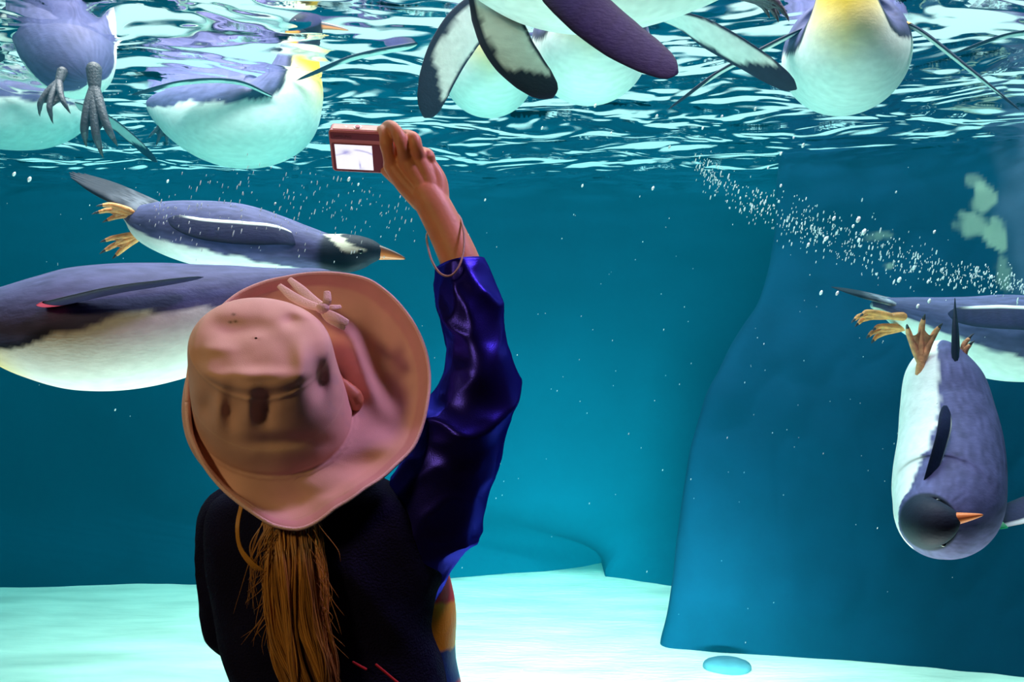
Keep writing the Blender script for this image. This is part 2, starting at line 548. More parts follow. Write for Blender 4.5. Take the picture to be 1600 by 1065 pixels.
def col_king(t, a, q):
    """colour of a king penguin: t from rump (0) to bill (1), a from belly (0) to back (1)"""
    n = noise(q, 9, 3, 12) * 0.035
    st = np.clip(1 + 0.32 * noise(q * [.5, 2.2, 2.2], 24, 3, 30), .5, 1.6)
    b = np.interp(t, [0, .12, .3, .5, .6, .68, .74, .80, .86, 1], [.34, .46, .56, .56, .5, .40, .38, .40, .10, -.1]) + n
    c = np.zeros(q.shape) + SLATE
    c = c * st[..., None]
    c = mixc(c, BLACK, sstep(.09, .02, a - b) * sstep(.45, .7, t))
    wht = np.zeros(q.shape) + WHITE
    y = sstep(.66, .80, t + .10 * (0.3 - a)) * sstep(.60, .30, a)
    wht = mixc(wht, YEL, y)
    wht = mixc(wht, ORANGE, sstep(.77, .86, t) * 0.8)
    c = mixc(c, wht, sstep(.012, -.012, a - b))
    c = mixc(c, BLACK, sstep(.845, .862, t))
    ear = sstep(.035, .02, np.abs(t - .875 - .05 * (a - .55))) * sstep(.20, .14, np.abs(a - .55))
    return mixc(c, ORANGE, ear)


def col_gentoo(t, a, q):
    n = noise(q, 9, 3, 14) * 0.03
    st = np.clip(1 + 0.40 * noise(q * [.5, 2.2, 2.2], 24, 3, 33), .5, 1.7)
    b = np.interp(t, [0, .1, .3, .5, .62, .70, .76, .80, 1], [.40, .50, .48, .46, .42, .36, .30, -.05, -.1]) + n
    c = np.zeros(q.shape) + SLATE * 1.05
    c = c * st[..., None]
    c = mixc(c, WHITE, sstep(.012, -.012, a - b))
    c = mixc(c, BLACK * 1.3, sstep(.79, .82, t))
    # white patch over the eye and across the crown
    p = sstep(.030, .012, np.abs(t - .895 + .25 * (a - .75)) + .6 * n - .018 * (a - .6)) * sstep(.58, .66, a)
    c = mixc(c, [0.85, 0.84, 0.66], p)
    return c


def body_mesh(secs, d0, colfn, ns=130, na=84, ratio=1.0):
    """loft through sections (x, y, z, r) from rump to bill base with transported back direction d0"""
    s = spline(secs, ns)
    r = np.maximum(s[:, 3], 0.002)
    # rounded ends
    u = np.linspace(0, 1, ns)
    T, D, B = frames(s[:, :3], d0)
    a = np.linspace(0, 2 * PI, na, endpoint=False)
    ven = -np.cos(a)          # angle 0 = belly
    V = s[:, None, :3] + r[:, None, None] * (ven[None, :, None] * D[:, None] * 0.97 + np.sin(a)[None, :, None] * B[:, None] * ratio)
    A = 1 - np.abs(a / PI - 1)  # 0 at belly, 1 at back
    tt = np.repeat(u[:, None], na, 1); aa = np.repeat(A[None], ns, 0)
    tq = tt
    if s.shape[1] > 4: tt = np.repeat(np.clip(s[:, 4:5], 0, 1), na, 1)
    q = np.stack([tq * 0.8, np.sin(a)[None] * np.ones_like(tt) * .2, aa * .35], -1)
    C = colfn(tt, aa, q)
    f = [list(x) for x in grid_faces(ns, na, True)]
    f.append(list(range(na))[::-1]); f.append(list(range((ns - 1) * na, ns * na)))
    return V.reshape(-1, 3), f, C.reshape(-1, 3), s, D, B, T


def flipper_mesh(pts, chord, width, under=True, king=True, n=54, m=28, thick=0.15, u0=0.0, u1=1.0, swell=1.0):
    """blade along pts (root..tip); chord = direction of the leading edge; top side = tangent x chord"""
    s = spline(np.asarray(pts, float), n)
    T = unit(np.gradient(s, axis=0))
    if len(chord) == 4:      # (x, y, z, 1): direction the dark upper side faces
        C = np.cross(np.asarray(chord[:3], float)[None], T)
    else:
        C = np.asarray(chord, float)[None] - T * (T @ np.asarray(chord, float))[:, None]
    C = unit(C); N = unit(np.cross(T, C))
    u = np.linspace(0, 1, n)
    w = width * 0.5 * np.interp(u, [0, .08, .25, .45, .65, .82, .92, .97, 1], [.50, .72, .95, 1, .93, .78, .60, .40, .05])
    a = np.linspace(0, 2 * PI, m, endpoint=False)
    v = np.cos(a); h = np.sin(a)
    th = (thick * w[:, None]) * (0.7 + 0.5 * (1 - u[:, None])) * swell
    shift = -0.25 * width * (u ** 2.5)      # the tip sweeps back
    V = s[:, None] + C[:, None] * (w[:, None] * v[None] + shift[:, None])[..., None] + N[:, None] * (th * (h * np.abs(h) ** .2)[None])[..., None]
    uu = np.repeat(u[:, None], m, 1); vv = np.repeat(v[None], n, 0); hh = np.repeat(h[None], n, 0)
    nz = noise(np.stack([uu * .6, vv * .15, hh * 0], -1), 8, 3, 17)
    rib = 1 + 0.18 * noise(np.stack([uu * 2.5, vv * .05, vv * 0], -1), 6, 2, 9)
    col = (np.zeros(V.shape) + [0.018, 0.018, 0.065]) * rib[..., None]
    col = mixc(col, BLACK * 1.6, sstep(.55, .95, np.abs(vv)) * .8)
    low = (hh < 0.03)
    wm = sstep(.80, .70, np.abs(vv + 0.10) + .10 * nz) * sstep(.78, .73, uu + 0.12 * vv + .05 * nz)
    if not king: wm = np.maximum(wm, sstep(-.86, -.94, vv) * sstep(.96, .9, uu))
    col = np.where(low[..., None], mixc(np.zeros(V.shape) + BLACK * 2, WHITE * .95, wm), col)
    if not king: col = mixc(col, WHITE, sstep(-.70, -.80, vv) * sstep(.94, .8, uu))
    f = [list(x) for x in grid_faces(n, m, True)]
    f.append(list(range(m))[::-1]); f.append(list(range((n - 1) * m, n * m)))
    if u1 < 1 or u0 > 0:
        k0, k1 = int(u0 * n), max(int(u1 * n), int(u0 * n) + 2)
        Vb = V[k0:k1]; cen = s[k0:k1, None]
        Vb = cen + (Vb - cen) * 1.13
        return Vb.reshape(-1, 3), [list(x) for x in grid_faces(k1 - k0, m, True)]
    return V.reshape(-1, 3), f, col.reshape(-1, 3)


def foot_mesh(heel, direction, side, length, color, spread=26, curl=0.25):
    """webbed foot with three toes, knuckles, web and claws"""
    H = np.asarray(heel, float); Dv = unit(direction); Sv = unit(np.asarray(side, float) - Dv * np.dot(side, Dv)); Nv = np.cross(Dv, Sv)
    parts = []; tips = []; mids = []
    claw = np.array([0.03, 0.025, 0.03])
    for ang, ln in ((-spread, .86), (0, 1.0), (spread, .88)):
        a = math.radians(ang)
        dd = Dv * math.cos(a) + Sv * math.sin(a)
        L = length * ln
        pts = [H - Nv * 0, H + dd * L * .28 + Nv * L * .04, H + dd * L * .55 + Nv * L * .055, H + dd * L * .8 + Nv * L * .01, H + dd * L * .93 - Nv * L * curl * .35]
        rr = np.array([.085, .085, .070, .062, .045]) * length
        v, f = tube(pts, rr, 26, 10)
        kn = noise(v, 1.0 / (length * .22), 1, 2)[:, None]
        parts.append((v, f, np.clip(color * (1 + .22 * kn), 0, 1)))
        tp = pts[-1]; e = unit(pts[-1] - pts[-2])
        v, f = tube([tp, tp + e * L * .10, tp + e * L * .17 - Nv * L * .03], np.array([.04, .026, .005]) * length, 7, 8)
        parts.append((v, f, claw))
        mids.append((H + dd * L * .15, H + dd * L * .5 + Nv * L * .03, H + dd * L * .80))
        tips.append(dd)
    for k in (0, 1):       # web between neighbouring toes
        A = spline(mids[k], 10); Bq = spline(mids[k + 1], 10)
        t = np.linspace(0, 1, 8)
        W = A[:, None] * (1 - t)[None, :, None] + Bq[:, None] * t[None, :, None]
        dip = (np.sin(t * PI)[None] * np.linspace(0, 1, 10)[:, None])
        W = W - Nv * (dip * length * .03)[..., None] - Dv * (dip ** 1.0 * np.linspace(0, 1, 10)[:, None] ** 3 * length * .12)[..., None]
        th = Nv * length * .015
        V = np.concatenate([(W + th).reshape(-1, 3), (W - th).reshape(-1, 3)])
        g = grid_faces(10, 8)
        fcs = [list(x) for x in g] + [list(x[::-1] + 80) for x in g]
        rim = [i * 8 for i in range(10)] + [9 * 8 + j for j in range(1, 8)] + [i * 8 + 7 for i in range(8, -1, -1)] + [j for j in range(6, 0, -1)]
        for i in range(len(rim)):
            a_, b_ = rim[i], rim[(i + 1) % len(rim)]
            fcs.append([a_, b_, b_ + 80, a_ + 80])
        parts.append((V, fcs, color * 0.72))
    # ankle
    v, f = tube([H - Dv * length * .32, H - Dv * length * .1, H], np.array([.12, .10, .085]) * length, 8, 10)
    parts.append((v, f, color * .9))
    return join(parts)


def tail_mesh(base, tip, side, width, frost=0.0):
    """stiff wedge of tail feathers"""
    b = np.asarray(base, float); t = np.asarray(tip, float); ax = t - b
    sd = unit(np.asarray(side, float) - unit(ax) * np.dot(side, unit(ax)))
    parts = []
    for k in range(11):
        o = (k - 5) / 5.0
        p0 = b + sd * width * .30 * o
        p1 = b + ax * (.55) + sd * width * .36 * o
        p2 = b + ax * (1 - .10 * abs(o) - .06 * (k % 2)) + sd * width * .26 * o
        v, f = tube([p0, p1, p2], np.array([.30, .20, .025]) * width, 16, 8, flat=.45, up=np.cross(ax, sd))
        u = np.clip((v - b) @ unit(ax) / np.linalg.norm(ax), 0, 1)
        c = np.zeros(v.shape) + BLACK * 1.2
        if frost:
            c = mixc(c, [0.62, 0.64, 0.78], frost * sstep(.55, .15, u) * np.clip(.55 + .9 * noise(v, 30, 2, k), 0, 1))
        parts.append((v, f, c))
    return join(parts)


def beak_mesh(base, direction, up, length, r, king=False):
    d = unit(direction); u_ = unit(np.asarray(up, float) - d * np.dot(up, d))
    n, m = 22, 14
    s = np.linspace(0, 1, n)
    cen = np.asarray(base)[None] + d * (s * length)[:, None] - u_ * (s ** 2.2 * length * .07)[:, None]
    rr = r * (1 - s) ** .75 + r * .08
    sd = np.cross(d, u_)
    a = np.linspace(0, 2 * PI, m, endpoint=False)
    V = cen[:, None] + rr[:, None, None] * (np.cos(a)[None, :, None] * u_ * 1.1 + np.sin(a)[None, :, None] * sd * .75)
    top = np.repeat(np.cos(a)[None], n, 0)
    c = np.zeros((n, m, 3)) + ([0.02, .02, .025] if king else [0.78, 0.22, 0.06])
    c = mixc(c, BLACK, sstep(.45, .8, top) * (0.9))
    c = mixc(c, BLACK * 2, sstep(.93, 1, np.repeat(s[:, None], m, 1)))
    if king: c = mixc(c, [0.85, .30, .12], (top < -.2) * sstep(.1, .2, s)[:, None] * 1.0)
    f = [list(x) for x in grid_faces(n, m, True)]
    f.append(list(range(m))[::-1]); f.append(list(range((n - 1) * m, n * m)))
    return V.reshape(-1, 3), f, c.reshape(-1, 3)


def penguin(species, label, secs, back, flippers=(), feet=(), tail=None, ratio=1.05, beak_len=None, beak_dir=None, group=None, foot_col=None):
    """secs: (px, py, distance, half-height in px) from rump to bill base"""
    king = species == 'king'
    w3 = np.array([[*P(q[0], q[1], q[2]), PX(q[3], q[2]), *q[4:]] for q in secs])
    V, f, C, s, D, B, T = body_mesh(w3, back, col_king if king else col_gentoo, ratio=ratio)
    root = empty('king_penguin' if king else 'gentoo_penguin', s[len(s) // 2, :3])
    tag(root, label, 'penguin', group)
    obj('body', V, f, M['feather'], root, C)
    L = np.linalg.norm(np.diff(s[:, :3], axis=0), axis=1).sum()
    # bill and eyes
    i = len(s) - 2
    bl = beak_len or (0.115 if king else 0.072)
    v, f2, c = beak_mesh(s[i, :3] - T[i] * .006, T[i] if beak_dir is None else beak_dir, D[i], bl, 0.013 if king else 0.017, king)
    obj('beak', v, f2, M['beak'], root, c)
    j = int(len(s) * 0.935)
    for sg in (-1, 1):
        rr = s[j, 3]
        e = s[j, :3] + B[j] * sg * rr * .90 * ratio + D[j] * rr * .33
        v, f2 = ico(e, 0.0065, 2)
        obj('eye', v, f2, M['eye'], root)
    if tail:
        (bx, by, bd), (tx, ty, td), wd = tail[:3]
        v, f2, c = tail_mesh(P(bx, by, bd), P(tx, ty, td), B[3], wd, tail[3] if len(tail) > 3 else 0.0)
        obj('tail', v, f2, M['feather'], root, c)
    for fl in flippers:
        pts = [P(*x) for x in fl['pts']]
        v, f2, c = flipper_mesh(pts, fl['chord'], fl['width'], king=king)
        o = obj('flipper', v, f2, M['feather'], root, c)
        for bn in fl.get('bands', ()):
            v, f2 = flipper_mesh(pts, fl['chord'], fl['width'], king=king, u0=bn[1], u1=bn[2])
            b = obj('band', v, f2, M[bn[0]], o); b['label'] = bn[3]
    fc = np.array(foot_col if foot_col is not None else ([0.060, 0.055, 0.075] if king else [0.88, 0.28, 0.05]))
    for ft in feet:
        v, f2, c = foot_mesh(P(*ft['heel']), ft['dir'], ft['side'], ft['len'], fc, ft.get('spread', 24))
        obj('foot', v, f2, M['skin_scale'], root, c)
    return root


UP = (0, 0, 1)
# the large king swimming left past the hat
penguin('king', 'large king penguin swimming left behind the pink hat with pink flipper band',
        [(528, 432, 1.86, 6, 0), (500, 434, 1.85, 16, .04), (455, 448, 1.83, 32, .10), (390, 472, 1.81, 62, .20), (320, 492, 1.79, 84, .31), (250, 504, 1.77, 97, .42), (180, 511, 1.75, 102, .53),
         (110, 513, 1.74, 97, .63), (50, 511, 1.73, 80, .71), (-5, 505, 1.73, 58, .775), (-55, 498, 1.73, 44, .83), (-100, 494, 1.74, 42, .89), (-135, 494, 1.74, 34, .95), (-160, 496, 1.74, 14, 1)],
        (0, -0.06, 1),
        flippers=[dict(pts=[(70, 478, 1.60), (110, 468, 1.575), (180, 452, 1.58), (250, 441, 1.60), (318, 430, 1.63)], chord=(0.3, -1, 0.10), width=0.075,
                       bands=[('band_pink', .02, .13, 'pink identification band')]),
                  dict(pts=[(90, 520, 1.86), (150, 560, 1.95), (240, 560, 2.0)], chord=(-0.1, 1, 0.3), width=0.085)],
        feet=[dict(heel=(505, 452, 1.85), dir=(1, 0.05, -0.05), side=(0, 1, .2), len=.10), dict(heel=(505, 446, 1.92), dir=(1, .1, 0), side=(0, 1, .2), len=.10)],
        tail=((490, 428, 1.84), (535, 424, 1.85), .05))

# the gentoo above it swimming right
penguin('gentoo', 'gentoo penguin swimming right beside the camera hand with orange bill and feet',
        [(190, 330, 2.08, 5), (208, 336, 2.07, 17), (240, 350, 2.06, 36), (300, 362, 2.04, 50), (370, 371, 2.02, 54), (430, 382, 2.0, 47), (475, 390, 1.99, 38),
         (510, 396, 1.98, 32), (540, 396, 1.975, 31), (562, 394, 1.97, 27), (577, 393, 1.97, 21), (590, 394, 1.97, 14), (596, 395, 1.97, 9)],
        (0, -0.42, 1),
        flippers=[dict(pts=[(466, 374, 1.945), (432, 367, 1.908), (370, 364, 1.898), (310, 360, 1.908), (258, 350, 1.93)], chord=(0, -1, .45, 1), width=0.065),
                  dict(pts=[(470, 395, 2.08), (430, 420, 2.16), (370, 430, 2.24)], chord=(0.3, 1, 0), width=0.07)],
        feet=[dict(heel=(218, 336, 2.03), dir=(-1, .0, .14), side=(0.2, -.7, .7), len=.105, spread=15), dict(heel=(222, 366, 2.05), dir=(-1, 0, -.40), side=(-.3, -.5, .8), len=.105, spread=15)],
        tail=((245, 332, 2.06), (108, 268, 2.10), .085, .25), foot_col=(0.92, 0.36, 0.10))

# the gentoo behind the diving one
penguin('gentoo', 'gentoo penguin swimming right behind the diving one under the bubble trail',
        [(1362, 476, 2.5, 5), (1380, 478, 2.5, 14), (1415, 490, 2.48, 28), (1475, 508, 2.46, 47), (1540, 524, 2.44, 66), (1600, 529, 2.42, 69), (1660, 530, 2.4, 62),
         (1712, 534, 2.4, 46), (1755, 538, 2.4, 38), (1785, 540, 2.4, 36), (1812, 541, 2.4, 26), (1828, 541, 2.4, 8)],
        (0, -0.35, 1),
        flippers=[dict(pts=[(1690, 505, 2.28), (1640, 500, 2.25), (1580, 498, 2.25), (1520, 500, 2.29), (1480, 500, 2.33)], chord=(0.1, -0.5, -0.8), width=0.085),
                  dict(pts=[(1690, 545, 2.5), (1640, 575, 2.6), (1580, 570, 2.7)], chord=(0.3, 1, 0), width=0.08)],
        feet=[dict(heel=(1392, 494, 2.44), dir=(-1, .0, .0), side=(0.2, -.8, .6), len=.12, spread=13), dict(heel=(1412, 512, 2.46), dir=(-1, 0, -.15), side=(-.3, -.6, .8), len=.12, spread=13)],
        tail=((1395, 472, 2.49), (1298, 448, 2.52), .07, .8), foot_col=(0.90, 0.34, 0.08))

# the diving gentoo
penguin('gentoo', 'gentoo penguin diving head down at the right with orange feet up',
        [(1482, 542, 2.06, 10, 0), (1476, 554, 2.05, 32, .05), (1474, 586, 2.03, 56, .14), (1479, 640, 2.0, 68, .26), (1484, 695, 1.955, 76, .40), (1482, 745, 1.90, 81, .54), (1478, 785, 1.84, 80, .64),
         (1464, 805, 1.775, 66, .71), (1452, 813, 1.722, 48, .77), (1452, 815, 1.688, 38, .84), (1464, 814, 1.668, 34, .895), (1479, 812, 1.656, 27, .93), (1491, 810, 1.650, 17, .97), (1497, 809, 1.648, 9, 1)],
        (0.82, -0.50, 0),
        flippers=[dict(pts=[(1441, 782, 1.79), (1458, 730, 1.775), (1472, 675, 1.79), (1474, 628, 1.84)], chord=(-0.8, -0.6, 0), width=0.060),
                  dict(pts=[(1536, 818, 1.845), (1588, 800, 1.86), (1650, 775, 1.88), (1700, 765, 1.9)], chord=(.1, .8, .5), width=0.07,
                       bands=[('band_green', .08, .16, 'green identification band')])],
        feet=[dict(heel=(1439, 566, 1.985), dir=(-.02, -.10, 1), side=(1, -.25, 0), len=.115, spread=22), dict(heel=(1510, 590, 2.01), dir=(0.0, .1, 1), side=(.45, 1, 0), len=.105, spread=20)],
        tail=((1494, 588, 1.98), (1492, 464, 2.0), .075), foot_col=(0.80, 0.36, 0.15), beak_len=.06, beak_dir=(.97, -.15, .16))


# floating kings seen from below
def floater(label, cx, cy, d, r, flippers, feet=(), lean=0.0, h=1.0):
    secs = [(cx, cy - 6, d + .50, 5, 0), (cx, cy, d + .44, r * .42, .08), (cx, cy + 2, d + .32, r * .80, .2), (cx, cy + 4, d + .17, r * 1.0, .35),
            (cx, cy + 3, d + .03, r * 1.02, .50), (cx, cy - r * .10, d - .07, r * .93, .60), (cx, cy - r * .42, d - .125, r * .72, .69), (cx, cy - r * .80, d - .145, r * .52, .76), (cx, cy - r * 1.25, d - .14, r * .42, .82),
            (cx, cy - r * 1.7, d - .14, r * .38, .88), (cx, cy - r * 2.05, d - .17, r * .36, .93), (cx, cy - r * 2.2, d - .21, r * .26, .97), (cx, cy - r * 2.25, d - .235, r * .08, 1)]
    return penguin('king', label, secs, UP, flippers=flippers, feet=feet, ratio=1.0)


floater('king penguin floating breast on at the upper right with orange throat', 1321, 82, 2.28, 92,
        [dict(pts=[(1246, 50, 2.26), (1190, 78, 2.22), (1120, 115, 2.20), (1048, 166, 2.18)], chord=(-.28, -1, -.22), width=0.085),
         dict(pts=[(1398, 30, 2.26), (1440, 50, 2.22), (1510, 105, 2.20), (1592, 172, 2.18)], chord=(.56, 1, .25), width=0.085,
              bands=[('band_orange', .08, .15, 'small orange band')])])
floater('king penguin floating behind the overlapping flippers with rounded pale belly', 764, 108, 2.72, 70,
        [dict(pts=[(702, 62, 2.70), (640, 72, 2.64), (550, 90, 2.6), (462, 124, 2.58)], chord=(.18, -1, -.18), width=0.10)])
floater('king penguin with greenish white belly floating beside the dark purple flipper', 922, 68, 2.34, 90,
        [dict(pts=[(1012, 18, 2.27), (1080, 42, 2.14), (1160, 90, 2.07), (1238, 150, 2.02)], chord=(-.1, .55, .8, 1), width=0.085),
         dict(pts=[(792, 0, 2.20), (735, 35, 2.12), (690, 90, 2.08), (648, 172, 2.05)], chord=(-.35, .8, .55, 1), width=0.125)])
floater('king penguin at the right edge with only one flipper in view', 1760, 70, 2.5, 90,
        [dict(pts=[(1690, 52, 2.48), (1640, 48, 2.45), (1570, 56, 2.42), (1500, 78, 2.4)], chord=(-.63, -1, -.25), width=0.09)])

# nearest one along the top edge, seen from below
penguin('king', 'nearest king penguin along the top edge with a broad dark purple flipper',
        [(1175, -40, 1.86, 6), (1150, -40, 1.85, 25), (1095, -46, 1.82, 58), (1020, -50, 1.80, 86), (930, -52, 1.78, 102), (840, -62, 1.77, 98), (760, -82, 1.76, 76), (700, -105, 1.76, 54),
         (650, -122, 1.76, 42), (610, -132, 1.76, 40), (580, -138, 1.76, 30), (560, -142, 1.76, 10)],
        (0, 0.05, 1),
        flippers=[dict(pts=[(842, -62, 1.66), (900, 0, 1.62), (975, 55, 1.61), (1068, 98, 1.60)], chord=(.6, .25, .7), width=0.115),
                  dict(pts=[(752, -35, 1.84), (772, 20, 1.86), (796, 85, 1.84), (846, 162, 1.82)], chord=(-1, -.15, -.2), width=0.122)],
        feet=[dict(heel=(1160, -6, 1.80), dir=(1, .0, -.30), side=(0, 1, 0), len=.11, spread=14), dict(heel=(1150, -8, 1.92), dir=(1, .05, -.25), side=(0, 1, 0), len=.11, spread=14)],
        tail=((1160, -45, 1.85), (1225, -40, 1.86), .07))

# floating one with its belly sideways, and the one half outside the frame
penguin('king', 'king penguin floating left of the pink camera with yellow throat patch',
        [(232, 160, 3.14, 5), (248, 166, 3.13, 22), (285, 178, 3.11, 46), (335, 189, 3.08, 66), (385, 192, 3.05, 72), (430, 178, 3.02, 68), (455, 145, 3.0, 52), (465, 105, 3.0, 36), (470, 70, 3.0, 28),
         (478, 48, 3.0, 27), (492, 40, 2.98, 20), (502, 40, 2.98, 8)],
        (-0.1, 0.0, 1),
        flippers=[dict(pts=[(425, 150, 2.86), (370, 128, 2.82), (290, 128, 2.8), (200, 148, 2.82)], chord=(.3, -1, -.15), width=0.09)],
        feet=[dict(heel=(256, 190, 3.08), dir=(-.3, 0, -1), side=(.8, .5, 0), len=.09)])
penguin('king', 'king penguin with pale green belly cut off by the left edge',
        [(158, 150, 3.34, 5), (140, 158, 3.33, 20), (105, 168, 3.31, 44), (60, 174, 3.28, 58), (0, 174, 3.25, 60), (-50, 165, 3.24, 54), (-80, 130, 3.24, 40), (-95, 90, 3.24, 28), (-100, 60, 3.24, 23),
         (-108, 42, 3.24, 23), (-122, 36, 3.24, 16), (-130, 35, 3.24, 6)],
        (0, -0.1, 1),
        flippers=[dict(pts=[(120, 165, 3.18), (170, 190, 3.12), (205, 218, 3.1), (245, 258, 3.1)], chord=(.2, .6, .8, 1), width=0.075)])
# the one whose feet dangle
penguin('king', 'grey rumped king penguin dangling two dark webbed feet at the upper left',
        [(140, 128, 2.42, 5), (136, 124, 2.43, 26), (126, 112, 2.46, 46), (114, 92, 2.52, 60), (104, 66, 2.62, 68), (98, 30, 2.74, 72), (94, -10, 2.84, 68), (92, -50, 2.92, 52), (92, -85, 2.96, 36),
         (92, -110, 2.97, 30), (92, -132, 2.99, 22), (92, -140, 3.02, 8)],
        (0.0, -0.75, .6),
        flippers=[dict(pts=[(40, 10, 2.75), (10, 40, 2.72), (-20, 90, 2.7)], chord=(-.5, -.6, .3), width=0.085)],
        feet=[dict(heel=(92, 128, 2.36), dir=(-.02, -.35, -.75), side=(1, -.15, .1), len=.125, spread=26), dict(heel=(148, 138, 2.36), dir=(.10, -.12, -1), side=(1, .1, .1), len=.185, spread=15)])


# ------------------------------------------------------------------ bubbles
def bubble_path(path, n, seed, spread, rmin, rmax, d, dd, st0=1.3, st1=2.8):
    r_ = np.random.default_rng(seed)
    s = spline([(x, y, 0, sp) for (x, y), sp in zip(path, spread)], 200)
    out = []
    for _ in range(n):
        k = r_.integers(0, 200)
        px = s[k, 0] + r_.normal() * s[k, 3] * .45; py = s[k, 1] + r_.normal() * s[k, 3]
        dist = d + r_.normal() * dd
        r = PX(rmin + (rmax - rmin) * r_.random() ** 3, dist)
        out.append((P(px, py, dist), r, r_.uniform(st0, st1)))
    return out


def bubble_mesh(c, r, st, tilt):
    v, f = ico((0, 0, 0), (r, r, r * st), 1)
    v = v + np.outer(v[:, 2], [tilt, 0, 0])
    return v + c, f


trails = [
    ('bubble_trail', 'dense trail of tiny white bubbles slanting down to the right',
     bubble_path([(1090, 255), (1150, 305), (1260, 350), (1380, 395), (1480, 425), (1640, 455)], 950, 5, [10, 16, 20, 20, 14, 10], .5, 1.3, 2.3, .05, 1.5, 4.0)),
    ('bubble_trail', 'loose cloud of tiny bubbles between the gentoo and the pink camera',
     bubble_path([(230, 345), (330, 320), (420, 320), (500, 320), (640, 330)], 260, 9, [24, 34, 38, 38, 26], .45, 1.0, 1.78, .04, 2.0, 6.0)),
    ('bubble_trail', 'thin scatter of tiny specks floating across the open water',
     bubble_path([(60, 300), (500, 560), (900, 500), (1200, 500), (1500, 700)], 240, 15, [120, 180, 240, 240, 160], .35, .75, 2.2, .3)),
]
for nm, lb, bl in trails:
    V = join([bubble_mesh(c, r, st, .25) for c, r, st in bl])
    o = obj(nm, V[0], V[1], M['bubble'])
    tag(o, lb, 'bubbles', None, 'stuff')

big = [(1341, 343, 4.2), (1333, 353, 2.6), (1350, 362, 4.4), (1303, 341, 3.2), (1342, 375, 3.2), (1290, 373, 3.4), (1263, 382, 2.8), (1428, 418, 3.6), (1405, 437, 3.8), (1450, 440, 2.5),
       (1308, 458, 3), (1283, 457, 3.2), (1452, 470, 3.2), (1434, 478, 3), (1255, 227, 3.2), (1220, 240, 2.6), (1460, 362, 2.6), (1549, 432, 2.6),
       (22, 272, 3), (46, 280, 3.6), (545, 280, 3), (262, 283, 2.4), (560, 288, 2), (430, 318, 2), (1026, 182, 3), (955, 208, 2.2), (930, 165, 2.6),
       (847, 200, 2.4), (910, 290, 2.2), (1020, 294, 2.8), (1128, 182, 2.5), (1180, 170, 2.8), (1098, 200, 2.3), (1220, 290, 2.4), (1046, 230, 2.6), (1200, 262, 2),
       (600, 700, 2), (180, 640, 1.6), (640, 250, 2), (758, 312, 1.8), (1240, 215, 2), (1400, 300, 1.8)]
for i, (px, py, r) in enumerate(big):
    d = 1.9 + .45 * ((i * 37) % 10) / 10
    v, f = ico((0, 0, 0), (1, 1, 1), 2)
    v = v * [PX(r * .75, d), PX(r * .75, d), PX(r * 1.15, d)]
    v[:, 0] += v[:, 2] * .3
    v = v * (1 + .10 * noise(v, 200, 1, i % 8))[:, None]
    tag(obj('air_bubble', v + P(px, py, d), f, M['bubble']), 'single larger bright air bubble hanging in the %s' % ('water around the child and gentoo' if px < 700 else 'open water near the middle' if px < 1240 else 'water round the slanting trail'), 'bubble', 'larger air bubbles in the tank')


# ------------------------------------------------------------------ the child
def remeshed(parts, voxel, smooth=6):
    """one continuous skin over overlapping closed pieces"""
    v, f = join(parts)[:2]
    me = bpy.data.meshes.new('tmp'); me.from_pydata(v.tolist(), [], f)
    o = bpy.data.objects.new('tmp', me); COL.objects.link(o)
    m = o.modifiers.new('r', 'REMESH'); m.mode = 'VOXEL'; m.voxel_size = voxel
    s = o.modifiers.new('s', 'SMOOTH'); s.iterations = smooth; s.factor = 0.5
    dg = bpy.context.evaluated_depsgraph_get()
    e = o.evaluated_get(dg).to_mesh()
    n = len(e.vertices); co = np.empty(n * 3, np.float32); e.vertices.foreach_get('co', co)
    fc = [list(p.vertices) for p in e.polygons]
    o.evaluated_get(dg).to_mesh_clear()
    bpy.data.objects.remove(o); bpy.data.meshes.remove(me)
    return co.reshape(-1, 3).astype(float), fc


def ellipse_loft(rows, m=40):
    """rows of (cx, cy, cz, rx, ry) stacked upward, closed"""
    r = spline(np.asarray(rows, float), max(24, len(rows) * 8))
    a = np.linspace(0, 2 * PI, m, endpoint=False)
    V = np.stack([r[:, 0:1] + r[:, 3:4] * np.cos(a), r[:, 1:2] + r[:, 4:5] * np.sin(a), np.repeat(r[:, 2:3], m, 1)], -1)
    n = len(r)
    f = [list(x) for x in grid_faces(n, m, True)]
    f.append(list(range(m))[::-1]); f.append(list(range((n - 1) * m, n * m)))
    return V.reshape(-1, 3), f


